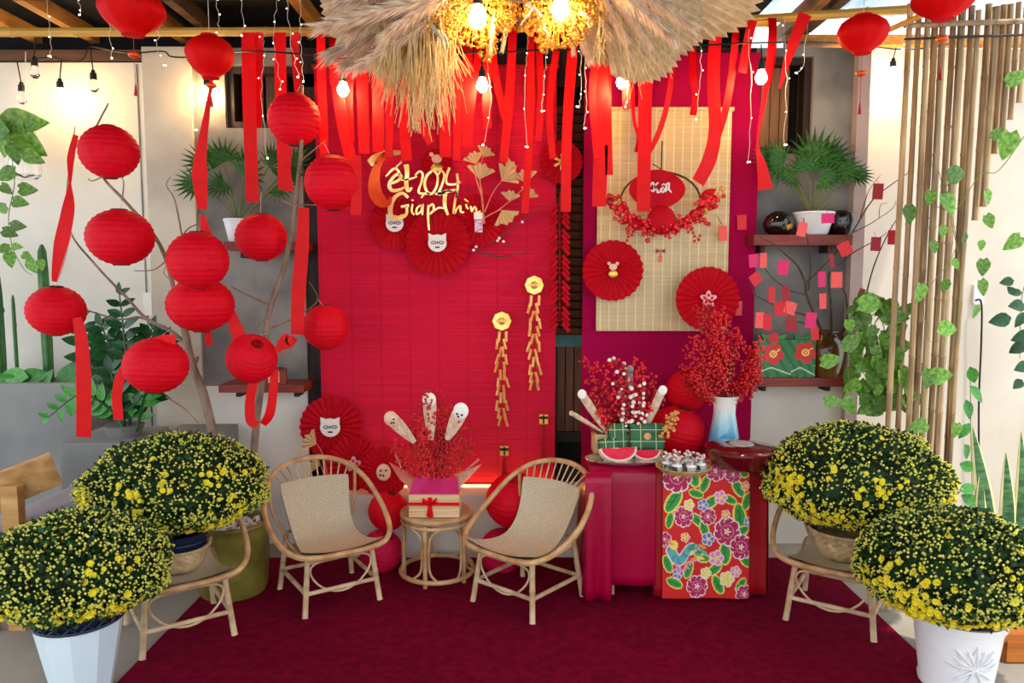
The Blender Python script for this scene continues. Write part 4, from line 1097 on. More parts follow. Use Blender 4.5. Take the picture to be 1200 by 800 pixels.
for i, (x, y) in enumerate(spots):
    t = thing('small_jar', 'little glass jar with silver lid and ribbon on the woven tray', 'jar', (jc.x+x, jc.y+y, zt+.0165+(.0 if i < 8 else .0)), R(0, 6), 'small jars on the woven tray')
    for me in jm+[bwm]: link(me.name.split('.')[0], me, t)
# lacquer box
lc = PZ(868, 546, zt); lr = 40*MPP(535, 3.66)
lb = thing('lacquer_box', 'round maroon lacquer sweet box with lid on the draped table', 'box', (lc.x, lc.y, zt))
MB().lathe([(0, 0), (lr*.72, 0), (lr*.82, .01), (lr*.98, .07), (lr, .078), (0, .078)], 40).build('box_body', 'lacquer', lb)
MB().lathe([(lr*1.0, .078), (lr*1.03, .082), (lr*1.03, .09), (lr*.9, .104), (lr*.45, .112), (lr*.42, .108), (0, .108)], 40).build('lid', 'lacquer', lb)
MB().lathe([(0, .109), (lr*.36, .109), (lr*.33, .116), (0, .118)], 32).build('lid_knob', 'grey_dry', lb)
# tall vase with red berry branches
vy = 3.9; vb = Vector((P(848, 520, vy).x, vy, zt)); vt = thing('berry_vase', 'tall vase glazed blue to white holding red berry branches', 'vase', vb)
s1 = MPP(490, vy); hv = (Z_(463, vy)-zt)
MB().lathe([(0, 0), (15*s1, 0), (17.5*s1, .02), (17.8*s1, hv*.2), (15*s1, hv*.45), (12.5*s1, hv*.68), (13*s1, hv*.85), (16.5*s1, hv), (15.5*s1, hv), (11.5*s1, hv*.7), (0, hv*.6)], 32).build('vase_body', 'vase', vt)
base = vb+Vector((0, 0, hv*.75))
twigs(vt, base, [(800, 430), (805, 410), (812, 395), (825, 380), (835, 370), (845, 360), (840, 390), (855, 375), (865, 385), (872, 400), (880, 410), (875, 425), (885, 430), (815, 440), (825, 420), (860, 410), (850, 400), (838, 410), (870, 445), (830, 350), (890, 400), (805, 445), (820, 360), (848, 425)], vy, 95, .0078, .045, 'berry')
twigs(vt, base, [(858, 430), (862, 415)], vy-.05, 8, .006, .02, 'berry_o', name='amber_berry_branch')
# ================================================================ CHRYSANTHEMUMS
def mum_flower():
    mb = MB()
    for ring, (n, r, z, up) in enumerate(((9, 1.0, 0, .15), (7, .68, .1, .45))):
        for k in range(n):
            a = 2*PI*(k+.5*ring)/n; d = Vector((math.cos(a), math.sin(a), 0)); s_ = Vector((-d.y, d.x, 0))
            mb.add([d*.1+Vector((0, 0, z)), d*r*.6+s_*.24*r+Vector((0, 0, z+up*.6)), d*r+Vector((0, 0, z+up)), d*r*.6-s_*.24*r+Vector((0, 0, z+up*.6))], [(0, 1, 2, 3)])
    mb.m = 1; mb.sph((0, 0, .2), .26, 6, 4, (1, 1, .6)); return mb.mesh('flower', ['mum', 'mum_c'], ang=80)
MUMF = mum_flower()
def mum_crown(t, c, rx, rz_down, rz_up, seed, nl=9500, nb=4300, nf=150):
    rnd = random.Random(seed); U = rnd.uniform
    def surf(full=False):
        while True:
            d = Vector((U(-1, 1), U(-1, 1), U(-1, 1)))
            if .05 < d.length <= 1: break
        d.normalize()
        if d.z < 0: d.z *= .95
        lump = 1+.05*math.sin(d.x*7+seed)*math.sin(d.y*6+d.z*5)+U(-.03, .03)
        return d, Vector((d.x*rx, d.y*rx*.86, d.z*(rz_up if d.z > 0 else rz_down)))*lump
    core = MB().sph((0, 0, 0), 1, 24, 14); core.v = [(x*rx*.86, y*rx*.74, z*(rz_up if z > 0 else rz_down)*.86) for x, y, z in core.v]
    core.v = [(x+c.x, y+c.y, z+c.z) for x, y, z in core.v]
    core.build('foliage_core', 'leaf_mum', t)['kind'] = 'stuff'
    lv = MB()
    for k in range(nl):
        d, p = surf(); p = p*U(.84, .99)+c; l = U(.018, .036)
        f = (d*.8+Vector((U(-1, 1), U(-1, 1), U(-.6, .8)))).normalized(); s_ = f.cross(Vector((U(-1, 1), U(-1, 1), 1))).normalized()*l*.34
        lv.add([p, p+f*l*.5+s_, p+f*l, p+f*l*.5-s_], [(0, 1, 2, 3)])
    lv.build('leaves', 'leaf_mum', t, smooth=False)['kind'] = 'stuff'
    clusters = [Vector((U(-1, 1), U(-1, -.1), U(-.75, .3))).normalized() for _ in range(24)]
    bd = MB()
    for k in range(nb):
        d, p = surf(); bd.octa(c+p*U(.99, 1.04), U(.0042, .0075))
    bd.build('buds', 'bud', t)['kind'] = 'stuff'
    k = 0
    while k < nf:
        q = rnd.choice(clusters) if U(0, 1) < .78 else surf()[0]
        d = (q+Vector((U(-1, 1), U(-1, 1), U(-1, 1)))*.2).normalized()
        if d.z > .55 and U(0, 1) < .6: continue
        if d.y > .55: continue
        p = Vector((d.x*rx, d.y*rx*.86, d.z*(rz_up if d.z > 0 else rz_down)))*U(1.0, 1.05)
        o = link('flower', MUMF, t); k += 1
        n_ = (d+Vector((U(-1, 1), U(-1, 1), U(-1, 1)))*.3).normalized()
        o.matrix_local = Matrix.Translation(c+p) @ n_.to_track_quat('Z', 'Y').to_matrix().to_4x4() @ Matrix.Diagonal((*(U(.011, .017),)*3, 1))
def plaited(r0, r1, h, rows=8, n=40):
    prof = []
    for j in range(rows*2+1):
        t = j/(rows*2); prof.append((r0+(r1-r0)*t**.8, h*t))
    fn = lambda a, j, z: 1+.05*math.sin(a*n/2/1+PI*(j//2))*(1 if j % 2 else .2)
    mb = MB().lathe(prof, n*2, fn=fn, cap0=True)
    mb.tube([(r1*math.cos(a), r1*math.sin(a), h) for a in [k*2*PI/48 for k in range(48)]], .008, 6, closed=True)
    mb.lathe([(r1*.98, h), (r1*.9, h*.86), (0, h*.86)], 32)
    return mb
MG = 'yellow chrysanthemums in pots'
# 1 left, in a pale blue faceted pot on the floor
b1 = Vector((X_(95, 2.74, 760), 2.74, 0)); t = thing('potted_chrysanthemum', 'yellow chrysanthemum in a pale blue faceted pot on bare concrete', 'potted plant', b1, 0, MG)
ph, pr_ = .30, .155
pot = MB(); nF = 10
def facet(a, j, z): return 1
pot.lathe([(0, 0), (.098, 0), (pr_, ph-.0), (pr_*.93, ph), (.09, .03)], nF, cap0=False)
pot.build('pot', 'blue_pot', t, ang=5)
rim = MB()
rim.tube([(pr_*1.0*math.cos(a), pr_*1.0*math.sin(a), ph+.004) for a in [k*2*PI/40 for k in range(40)]], .006, 6, closed=True)
rim.tube([(pr_*1.05*math.cos(a), pr_*1.05*math.sin(a), ph+.045) for a in [k*2*PI/40 for k in range(40)]], .006, 6, closed=True)
for k in range(18):
    for q in (-1, 1):
        a0 = 2*PI*k/18; a1 = a0+q*2*PI/18
        rim.tube([(pr_*math.cos(a0), pr_*math.sin(a0), ph+.004), (pr_*1.05*math.cos(a1), pr_*1.05*math.sin(a1), ph+.045)], .005, 5)
rim.lathe([(pr_*.9, ph-.02), (pr_*.95, ph+.06), (0, ph+.06)], 24)
rim.build('pot_liner', 'navy', t)
mum_crown(t, Vector((0, 0, .475)), .325, .15, .225, 11, nf=90, nb=4600)
# 2 left, navy pot in a straw basket on the cane chair
b2 = LCH+Vector((0, .02, .275)); t = thing('potted_chrysanthemum', 'yellow chrysanthemum in a navy pot and straw basket on a cane armchair', 'potted plant', b2, 0, MG)
plaited(.08, .125, .10).build('basket', 'basket', t)
MB().lathe([(.10, .088), (.13, .17), (.135, .172), (.125, .175), (.118, .15), (0, .15)], 28).lathe([(.122, .125), (.127, .13), (.126, .136), (.122, .138)], 28).build('pot', 'navy', t)
mum_crown(t, Vector((-.0, 0, .355)), .385, .16, .24, 23, nf=240)
# 3 right, straw basket on the cane chair
b3 = RCH+Vector((.03, .03, .272)); t = thing('potted_chrysanthemum', 'yellow chrysanthemum in a straw basket on a cane armchair by the draped table', 'potted plant', b3, 0, MG)
plaited(.10, .155, .125).build('basket', 'basket', t)
mum_crown(t, Vector((.04, 0, .345)), .41, .195, .27, 31, nf=260)
# 4 right, white pot with moulded lotus
b4 = Vector((X_(1121, 2.80, 760), 2.80, .0125)); t = thing('potted_chrysanthemum', 'yellow chrysanthemum in a white pot with moulded lotus', 'potted plant', b4, 0, MG)
q4 = .158; h4 = .28
pot = MB().lathe([(0, 0), (.13, 0), (.133, .02), (.128, .03), (q4*.99, h4-.03), (q4*1.05, h4-.028), (q4*1.06, h4), (q4*.97, h4), (.12, .05)], 40).build('pot', 'white_pot', t)
lt = MB()
def on_pot(a, z, out=.003):
    r_ = .128+(q4*.99-.128)*(z-.03)/(h4-.06)+out; A = -PI/2+a; return Vector((r_*math.cos(A), r_*math.sin(A), z))
for k in range(9):
    an = (k-4)*.36; L = .095 if k % 2 == 0 else .078
    p0 = (-.12+.0, .085); vs = []
    path = [on_pot(-.1+math.sin(an)*L*t_/.14, .125+math.cos(an)*L*t_, .002+.008*math.sin(PI*t_)) for t_ in (0, .3, .6, .85, 1)]
    lt.tube(crom(path, 3), [.006, .011, .011, .006, .001] if False else .0035, 6)
    sd = [on_pot(-.1+(math.sin(an)*L*t_+math.cos(an)*w_)/.14, .125+math.cos(an)*L*t_-math.sin(an)*w_, .006) for t_, w_ in ((.05, 0), (.45, .019), (1, 0), (.45, -.019))]
    lt.add(sd, [(0, 1, 2, 3)])
for an in (2.2, 2.7, 3.5, 4.0):
    lt.tube(crom([on_pot(-.1+math.sin(an)*L_/.14, .125+math.cos(an)*L_*.9, .004) for L_ in (.0, .04, .08)], 3), .005, 6)
lt.build('moulded_lotus', 'white_pot', t)
mum_crown(t, Vector((-.03, 0, .435)), .345, .155, .24, 47, nf=295)

# ---- olive jar with pebbles holding the lantern tree
jb = Vector((X_(273, 3.66, 660), 3.66, .0)); oj = thing('olive_jar', 'large olive glazed jar filled with white pebbles under the lantern tree', 'jar', (jb.x, jb.y, .012))
jh = .36; jr = .18
MB().lathe([(0, 0), (jr*.86, 0), (jr*.93, .03), (jr, jh*.55), (jr*.97, jh*.9), (jr*1.0, jh*.95), (jr*1.03, jh*.97), (jr*1.0, jh), (jr*.9, jh), (jr*.88, jh*.88), (0, jh*.86)], 40).build('jar_body', 'olive', oj)
pbm = [MB().sph((0, 0, 0), 1, 7, 5, (1, .8, .6)).mesh('pebble', 'pebble')]
for k in range(60):
    a = R(0, 2*PI); q = jr*.84*math.sqrt(R(0, 1)); o = link('pebble', pbm[0], oj); o.location = (q*math.cos(a), q*math.sin(a), jh*.86+R(.01, .03)); o.scale = (R(.014, .022),)*3; o.rotation_euler = (R(0, 3), R(0, 3), R(0, 3))

# ================================================================ LANTERNS
def lantern_mesh():
    prof = []; ribs = 13; t0, t1 = -1.34, 1.34
    for i in range(ribs*4+1):
        t = t0+(t1-t0)*i/(ribs*4); ph = (i % 4)/4
        sc = 1+.012*(1-2*abs(math.sin(PI*ph))**.8)
        prof.append((math.cos(t)*sc, .9*math.sin(t)*sc))
    a = MB().lathe(prof, 36)
    rr, zt_ = prof[-1]
    w = MB()
    for z in (zt_, -zt_): w.tube([(rr*math.cos(k*2*PI/20), rr*math.sin(k*2*PI/20), z) for k in range(20)], .018, 5, closed=True)
    w.tube([(0, 0, zt_+.02), (0, 0, -zt_)], .012, 5); w.tube([(-rr, 0, zt_), (rr, 0, zt_)], .012, 5)
    return a, w
_a, _w = lantern_mesh()
LAN = {'paper': _a.mesh('paper_shade', 'paper', ang=80), 'paper_pink': None}
_a2, _ = lantern_mesh(); LAN['paper_pink'] = _a2.mesh('paper_shade', 'paper_pink', ang=80)
LWIRE = _w.mesh('wire_frame', 'wire')
def lantern(px, py, w, h, Y, label, group, tilt=(0, 0), m_='paper', string=None):
    c = P(px, py, Y); r = w/2*MPP(py, Y)*.97
    t = thing('paper_lantern', label, 'lantern', c, R(0, 6), group)
    t.scale = (r, r, r*(h/w)/.88*1.0); t.rotation_euler = (tilt[0], tilt[1], R(0, 6) if tilt == (0, 0) else .3)
    link('paper_shade', LAN[m_], t); link('wire_frame', LWIRE, t)
    if string:
        top = P(*string); s_ = MB().tube([c+Vector((0, 0, r*.8)), top], .0012, 5)
        tp = c
        o = s_.build('string', 'string', None)
        o.parent = t; o.matrix_parent_inverse = (Matrix.Translation(t.location) @ t.rotation_euler.to_matrix().to_4x4() @ Matrix.Diagonal((*t.scale, 1))).inverted()
    return t
TG = 'red paper lanterns hung in the bare tree'
lantern(128, 178, 68, 62, 3.55, 'red paper lantern at the top tip of the left branch', TG, string=(127, 122, 3.56))
lantern(141, 278, 77, 66, 3.40, 'large red paper lantern hung alone beneath the top tip lantern', TG, string=(144, 235, 3.42))
lantern(66, 364, 66, 58, 3.50, 'red paper lantern with a long ribbon tail in front of the cactus', TG, (.12, .08), string=(85, 272, 3.5))
lantern(183, 428, 75, 66, 3.25, 'red paper lantern nearest the feathery dark green plant', TG, (-.08, .06), string=(200, 385, 3.5))
lantern(232, 305, 72, 68, 3.32, 'upper of two touching red paper lanterns on the trunk', TG, string=(236, 262, 3.5))
lantern(235, 357, 79, 64, 3.52, 'lower of two touching red paper lanterns on the trunk', TG)
lantern(295, 420, 60, 56, 3.50, 'tilted red paper lantern tied with a bow to the thinner trunk', TG, (.75, .35), string=(313, 390, 3.6))
lantern(306, 278, 61, 56, 3.72, 'red paper lantern in front of the white palm pot', TG, string=(306, 225, 3.7))
lantern(345, 140, 63, 61, 3.72, 'red paper lantern above the fork top between hanging ribbons', TG, string=(352, 100, 3.74))
lantern(390, 214, 68, 65, 3.60, 'red paper lantern at the edge of the mat with ribbon tail', TG, string=(380, 168, 3.65))
lantern(382, 383, 56, 53, 3.80, 'small red paper lantern in front of the mat edge, mid height', TG, string=(372, 350, 3.7))
DG = 'red lanterns set down around the furniture'
lantern(455, 598, 48, 46, 4.00, 'red paper lantern below the spotted fan badge', DG, (.2, .2))
lantern(447, 646, 52, 50, 3.93, 'crimson paper lantern on the carpet beside the cane side table', DG, (.4, .3), 'paper_pink')
lantern(603, 586, 70, 62, 3.98, 'large red paper lantern behind the armchair by the draped table', DG, (.3, -.2))
lantern(588, 646, 56, 54, 3.96, 'crimson paper lantern on the carpet behind the armchair', DG, (.4, .3), 'paper_pink')
lantern(805, 457, 50, 48, 4.13, 'small red paper lantern stacked beside the tall vase', DG, (.3, -.3))
lantern(794, 505, 68, 58, 4.0, 'large red paper lantern on the draped table behind the jars', DG, (.2, .2))

def silk_mesh():
    prof = [(.26, .86), (.34, .84), (.36, .74), (.62, .66), (.86, .46), (.99, .18), (1.0, .0), (.93, -.2), (.72, -.48), (.48, -.68), (.36, -.76), (.34, -.86), (.26, -.88)]
    n = 48; fn = lambda a, j, z: 1-.045*abs(math.sin(a*5))*(1 if 2 < j < 10 else 0)
    return MB().lathe(prof, n, fn=fn, cap0=True, cap1=True).mesh('silk_shade', 'silk', ang=50)
SILK = silk_mesh()
def silk(px, py, w, h, Y, label, tail=60):
    c = P(px, py, Y); r = w/2*MPP(py, Y); t = thing('silk_lantern', label, 'lantern', c, 0, 'red silk lanterns under the roof')
    o = link('silk_shade', SILK, t); o.scale = (r, r, r*h/w)
    hh = r*h/w
    MB().tube([(0, 0, hh*.8), (0, 0, 3.1-c.z)], .0015, 5).build('hanging_cord', 'string', t)
    MB().tube([(0, 0, -hh*.85), (0, 0, -hh*.9-tail*.0035)], .0012, 5).build('tail_cord', 'cord', t)
    z = -hh*.9-tail*.0013
    MB().lathe([(0, -.016), (.022, -.006), (.024, 0), (.022, .006), (0, .016)], 10, (0, 0, z)).build('gold_charm', 'orange', t)
    tb = MB()
    for k in range(8):
        a = k*PI/4; tb.tube([(0, 0, -hh*.9-tail*.0033), (.006*math.cos(a), .006*math.sin(a), -hh*.9-tail*.0033-.05)], .0018, 4)
    tb.build('tassel', 'cord', t)
silk(155, 14, 76, 62, 3.1, 'red silk lantern at the roof rail above the top tip lantern', 55)
silk(246, 66, 57, 58, 3.3, 'red silk lantern hung over the twisted ribbon beside the ribbons', 20)
silk(1011, 40, 59, 52, 3.3, 'red silk lantern hung in front of the grey pier', 60)
silk(1106, 0, 72, 52, 3.1, 'red silk lantern hung before the bamboo screen', 55)

# ================================================================ BARE TREE
tree = thing('bare_tree', 'bare grey branching tree hung with red paper lanterns', 'tree', (jb.x, jb.y, .33))
def branch(path, r0, r1, Y=3.67, m_='bark', n=8): MB().tube(crom(PP(path, Y), 5), [r0, r1], n).build('branch', m_, tree, world=True)
branch([(266, 600, 3.66), (252, 520), (238, 460), (226, 430), (219, 400), (216, 370, 3.72), (222, 330, 3.74), (233, 290, 3.7), (236, 250, 3.66)], .026, .013)
branch([(226, 430), (229, 425), (232, 418)], .012, .008)
branch([(292, 600, 3.68), (300, 500), (306, 450), (311, 400), (314, 372), (320, 350), (331, 318), (340, 280), (346, 248), (350, 205), (353, 172), (354, 100, 3.75)], .020, .008)
branch([(219, 400), (205, 345, 3.66), (195, 305, 3.62), (178, 272), (145, 234), (120, 206), (108, 165, 3.62), (127, 121, 3.58)], .013, .004)
branch([(217, 402), (200, 388), (170, 372), (150, 350), (135, 335), (110, 308), (83, 273), (78, 230, 3.6), (88, 148, 3.56)], .010, .003)
branch([(200, 388), (165, 372), (140, 374), (100, 363, 3.6)], .007, .003)
branch([(195, 305), (180, 316), (157, 317)], .004, .002, 3.62); branch([(205, 322), (215, 275), (232, 262)], .005, .003)
branch([(213, 275), (205, 235), (195, 217), (200, 207)], .0045, .002); branch([(204, 330), (192, 320), (198, 305)], .003, .0015)
branch([(143, 235), (145, 215), (143, 208)], .004, .002, 3.6); branch([(120, 207), (108, 212), (103, 209)], .004, .002, 3.6)
branch([(318, 358), (300, 350), (285, 343), (270, 335)], .006, .003); branch([(345, 242), (325, 232), (308, 226)], .004, .002)
branch([(345, 240), (365, 240), (385, 241)], .005, .002, 3.65); branch([(316, 385), (345, 372), (372, 352), (362, 330)], .0045, .002, 3.68)
branch([(351, 190), (365, 178), (382, 164)], .004, .002, 3.66); branch([(314, 372), (305, 380), (292, 392)], .004, .002, 3.62)
branch([(195, 465), (215, 478), (232, 495)], .004, .002, 3.6)

# ================================================================ RIBBONS
def rail_y(x): return 38-(max(0, x-360)/540)*12 if x < 900 else 23-(x-880)/205*13
def ribbon(pts, w, Y, label, twist=None, group='red satin ribbons hanging from the roof', m_='ribbon', name='satin_ribbon'):
    """pts: (x, y[, Y]); w: px width or list; twist: per-point angle of the band about the vertical"""
    if group.startswith('red satin') and pts[0][1] > rail_y(pts[0][0])+3:
        pts = [(pts[0][0], rail_y(pts[0][0]), 4.05)]+list(pts)
        if twist: twist = [twist[0]]+list(twist)
        if isinstance(w, (list, tuple)): w = [w[0]]+list(w)
    q = [P(p[0], p[1], p[2] if len(p) > 2 else Y) for p in pts]; n = 6
    c = crom(q, n); L = len(c); K = len(pts)
    tw = twist or [R(-.25, .25)]*K; ww = w if isinstance(w, (list, tuple)) else [w]*K
    W = []; D = []
    for i in range(L):
        t = i/(L-1)*(K-1); k = min(int(t), K-2); f = t-k
        a = tw[k]+(tw[k+1]-tw[k])*f; W.append((ww[k]+(ww[k+1]-ww[k])*f)*MPP(pts[0][1], Y))
        tg = c[min(i+1, L-1)]-c[max(i-1, 0)]
        side_ = tg.cross(Vector((0, 1, 0))); side_ = side_.normalized() if side_.length > 1e-6 else Vector((1, 0, 0))
        fw = side_.cross(tg).normalized()
        D.append(side_*math.cos(a)+fw*math.sin(a))
    return single(MB().strip(c, D, W, .0015), name, m_, label, 'ribbon', c[-1], group, ang=60)
TGR = 'red ribbons tied on the lantern tree'
ribbon([(89, 158), (83, 185), (82, 215), (80, 245), (72, 285), (64, 330)], [6, 8, 3, 14, 18, 6], 3.5, 'twisted red ribbon tied from branch tip to the lantern by the cactus', [.2, .3, 1.2, .2, 0, .6], TGR)
ribbon([(90, 372), (95, 395), (98, 440), (98, 512)], [10, 15, 17, 17], 3.42, 'long straight red ribbon tail below the lantern by the cactus', [0, 0, .1, .1], TGR)
ribbon([(146, 430), (140, 445), (137, 465), (139, 492)], [8, 12, 12, 12], 3.3, 'short red ribbon tail beside the lantern nearest the dark plant', [0]*4, TGR)
ribbon([(206, 398), (190, 397), (172, 402)], [12, 9, 5], 3.22, 'flat red ribbon end lying on the lantern nearest the dark plant', [0]*3, TGR)
ribbon([(248, 92), (243, 130), (236, 175), (234, 205), (237, 245)], [4, 6, 12, 18, 10], 3.36, 'twisted red ribbon falling from silk lantern to the tree fork', [.9, .6, .2, .1, .6], TGR)
ribbon([(238, 252), (239, 262), (242, 276)], [5, 9, 14], 3.4, 'short red ribbon knot above the two touching lanterns', [0]*3, TGR)
ribbon([(356, 243), (354, 290), (350, 340), (348, 392)], [12, 16, 17, 15], 3.62, 'wide red ribbon hanging between two lanterns at the mat edge', [0]*4, TGR)
ribbon([(270, 365), (277, 385), (284, 405)], [10, 15, 18], 3.55, 'red ribbon strip above the tilted bow lantern', [.2]*3, TGR)
ribbon([(326, 405), (338, 402), (334, 396), (325, 412)], [12, 12, 10, 8], 3.45, 'red bow loop at the side of the tilted lantern', [0]*4, TGR)
ribbon([(298, 445), (293, 470), (294, 492), (302, 498)], [10, 11, 12, 8], 3.5, 'red ribbon loop below the tilted lantern, before the trunk', [0, .2, .2, .4], TGR)
ribbon([(322, 432), (320, 460), (316, 485), (308, 497)], [9, 10, 11, 8], 3.5, 'red ribbon tail below the tilted lantern, past the trunk', [0, .2, .3, .4], TGR)
ribbon([(418, 182), (418, 215), (417, 252)], [10, 12, 13], 3.55, 'short red ribbon below the lantern at the mat edge', [0]*3, TGR)
ribbon([(337, 172), (335, 200), (339, 224)], [12, 12, 11], 3.68, 'short red ribbon below the fork top lantern', [0]*3, TGR)
ribbon([(243, 385), (245, 405)], [8, 8], 3.6, 'very short dark red ribbon under the lower touching lantern', [0]*2, TGR)
ribbon([(332, 395), (340, 398), (346, 402)], [8, 10, 11], 3.66, 'small dark red ribbon end beside the thinner trunk', [0]*3, TGR)
RB = 'red satin ribbon hanging in front of the red mat'
def rib(pts, w, label=RB, Y=3.98, tw=None): return ribbon(pts, w, Y, label, tw)
rib([(291, 38), (292, 110), (294, 180), (296, 237)], 16, 'wide red ribbon on the roof rail beside the palm pot', 4.04, [0, .1, -.1, 0])
rib([(328, 38), (329, 110), (331, 160), (333, 222)], 14, 'wide red ribbon on the roof rail behind the fork top lantern', 4.04, [0]*4)
rib([(304, 64), (303, 110), (302, 150)], 9, 'thin red ribbon between the two wide rail ribbons', 4.08, [0]*3)
rib([(346, 62), (348, 85), (350, 108)], 10, 'short red ribbon above the fork top lantern', 4.08, [0]*3)
RLAB = ['red ribbon along the side edge of the red mat', 'very short red ribbon at the top corner of the red mat', 'red ribbon slanting past the bulb below the pampas', 'wide red ribbon beside the bulb below the pampas', 'narrow red ribbon just behind the bulb below the pampas', 'wide red ribbon ending above the crescent of the lettering', 'narrow red ribbon ending beside the crescent of the lettering', 'red ribbon hanging out of the straw tassel above the lettering', 'short slanting red ribbon under the straw tassel tips', 'wide red ribbon just past the straw tassel, above the year digits', 'narrow red ribbon ending next to the year digits', 'wide red ribbon beside the straw tassel and chandelier bulb cord', 'thin slanting red ribbon beside the bulb under the chandelier', 'thin red ribbon crossing outward below the gypsophila', 'long red ribbon ending at the gilded leaves', 'short red ribbon right behind the bulb under the chandelier', 'longest thin red ribbon crossing the gilded leaves', 'narrow red ribbon between the gilded leaves and the snowflake fan']
kr = -1
for pts, w in (([(376, 38), (377, 100), (379, 150), (380, 186)], 10), ([(391, 62), (393, 100)], 11), ([(396, 100), (402, 145), (412, 190)], 14), ([(424, 68), (425, 120), (427, 180)], 13),
               ([(410, 72), (409, 120), (411, 166)], 10), ([(442, 74), (443, 120), (443, 178)], 14), ([(456, 78), (457, 130), (455, 184)], 9), ([(475, 118), (474, 150), (477, 188)], 12),
               ([(490, 130), (496, 150), (505, 168)], 10), ([(521, 128), (522, 155), (522, 184)], 14), ([(535, 78), (536, 130), (535, 188)], 9), ([(548, 70), (547, 120), (548, 172)], 12),
               ([(560, 66), (553, 120), (548, 160)], 8), ([(578, 62), (583, 100), (592, 140)], 8), ([(601, 36), (598, 100), (594, 150), (590, 190)], 10), ([(572, 66), (570, 110), (571, 150)], 10),
               ([(622, 56), (622, 110), (620, 170), (615, 250)], 9), ([(632, 62), (634, 110), (631, 165)], 8)):
    kr += 1; rib(pts, w, RLAB[kr])
rib([(652, 58), (646, 100), (644, 140), (648, 186)], 8, 'narrow red ribbon touching the fan with the gold snowflake', 4.0, [0, .2, .1, 0])
rib([(671, 58), (667, 110), (664, 170), (663, 248)], 12, 'long red ribbon beside the fan with the gold snowflake', 4.0, [0, .1, 0, 0])
rib([(704, 62), (705, 110), (704, 170), (702, 242)], 17, 'broad red ribbon over the edge of the pale blind', 4.0, [0, .1, 0, 0])
rib([(712, 120), (713, 170), (714, 205)], 9, 'short red ribbon beside the broad one at the blind edge', 4.0, [0]*3)
rib([(757, 78), (756, 120), (755, 180), (754, 248)], 16, 'broad red ribbon across the wreath', 3.98, [0]*4)
rib([(787, 88), (780, 130), (770, 160), (760, 178)], 7, 'narrow slanting red ribbon above the wreath', 3.99, [.3]*4)
rib([(840, 24), (836, 90), (838, 150), (832, 185), (818, 214)], [15, 15, 16, 20, 20], 'broad red ribbon swept onto the wreath tip', 3.95, [0, .1, .2, .4, .5])
rib([(862, 44), (857, 90), (850, 130), (838, 168)], 9, 'narrow red ribbon slanting over the magenta panel', 3.96, [.2]*4)
rib([(882, 24), (876, 50), (870, 85)], 11, 'short red ribbon at the pale palm fan edge', 3.95, [0, .2, .3])
rib([(905, 46), (898, 100), (888, 165), (893, 195), (897, 222)], [10, 8, 8, 14, 20], 'red ribbon flared at its end before the right palm', 4.0, [0, .4, .9, .3, .2])
rib([(944, 16), (930, 50), (920, 80), (914, 104)], [16, 13, 8, 3], 'slanting red ribbon tapering before the barred window', 3.95, [0, .1, .3, .6])
rib([(906, 60), (903, 80), (900, 100)], 8, 'short red ribbon beside the lit bulb at the barred window', 4.1, [0]*3)
rib([(742, 130), (748, 160), (745, 178)], 5, 'thin red ribbon end above the wreath', 3.99, [.5]*3)
for pts, w in (([(698, 66), (694, 110), (697, 150), (700, 186)], 9), ([(812, 86), (815, 110), (812, 135)], 8), ([(735, 82), (734, 110), (735, 128)], 10)):
    rib(pts, w, {9: 'narrow red ribbon at the inner edge of the magenta panel', 8: 'short red ribbon above the middle of the pale blind', 10: 'very short red ribbon beside the bulb above the blind'}[w])

# ================================================================ DRIED GRASS CHANDELIER
def plume(seed):
    rnd = random.Random(seed); U = rnd.uniform; mb = MB()
    mb.tube([(0, 0, 0), (0, .5, 0), (0, 1, -.05)], [.006, .003], 5)
    for k in range(800):
        t = U(.12, 1); a = U(0, 2*PI); l = U(.10, .22)*(1-.35*t); base_ = Vector((0, t, -.05*t*t))
        d = Vector((math.cos(a)*.55, U(.7, 1.2), math.sin(a)*.55)).normalized(); mid = base_+d*l*.55; tip = base_+d*l+Vector((0, .03, -.05))
        s_ = d.cross(Vector((U(-1, 1), U(-1, 1), U(-1, 1)))).normalized()*.0055
        mb.add([base_-s_*.6, base_+s_*.6, mid+s_, mid-s_, tip], [(0, 1, 2, 3), (3, 2, 4)])
    return mb.mesh('pampas_plume', 'pampas', ang=80)
PLU = [plume(s) for s in (1, 2, 3)]
def fanleaf(n, spread, cut, m_, nm, wavy=.03):
    mb = MB(); vs = [(0, 0, 0)]; fs = []
    L = 2*n+1
    for rr in (.4, .75, 1.0):
        for k in range(L):
            a = PI/2+spread*(k/(L-1)-.5); pk = k % 2
            q = rr*(1-.12*abs(2*k/(L-1)-1)**2)
            if rr > .7 and pk == 0: q = q*(1-cut*(rr-.4)/.6)
            vs.append((q*math.cos(a), q*math.sin(a), (wavy if pk else -wavy)*rr-.10*rr*rr))
    for k in range(L-1):
        fs.append((0, 1+k, 2+k))
        for j in range(2): fs.append((1+j*L+k, 1+(j+1)*L+k, 2+(j+1)*L+k, 2+j*L+k))
    mb.add(vs, fs); return mb.mesh(nm, m_, smooth=False)
DFAN = fanleaf(16, 1.75, .04, 'palmfan', 'palm_fan', .022)
CY = 3.0
cd = thing('dried_grass_chandelier', 'large hanging arrangement of pampas, dried palm fans and straw', 'chandelier', P(600, 20, CY))
cz0 = cd.location
MB().tube([P(600, -60, CY), P(600, 8, CY)], .006, 6).build('hanging_rope', 'straw', cd, world=True)
hp = [cz0+Vector((.55*math.cos(a), .18*math.sin(a), .06)) for a in [k*2*PI/28 for k in range(28)]]
MB().tube(hp, .012, 6, closed=True).tube([hp[0], hp[14]], .01, 6).build('frame_ring', 'bark', cd, world=True)
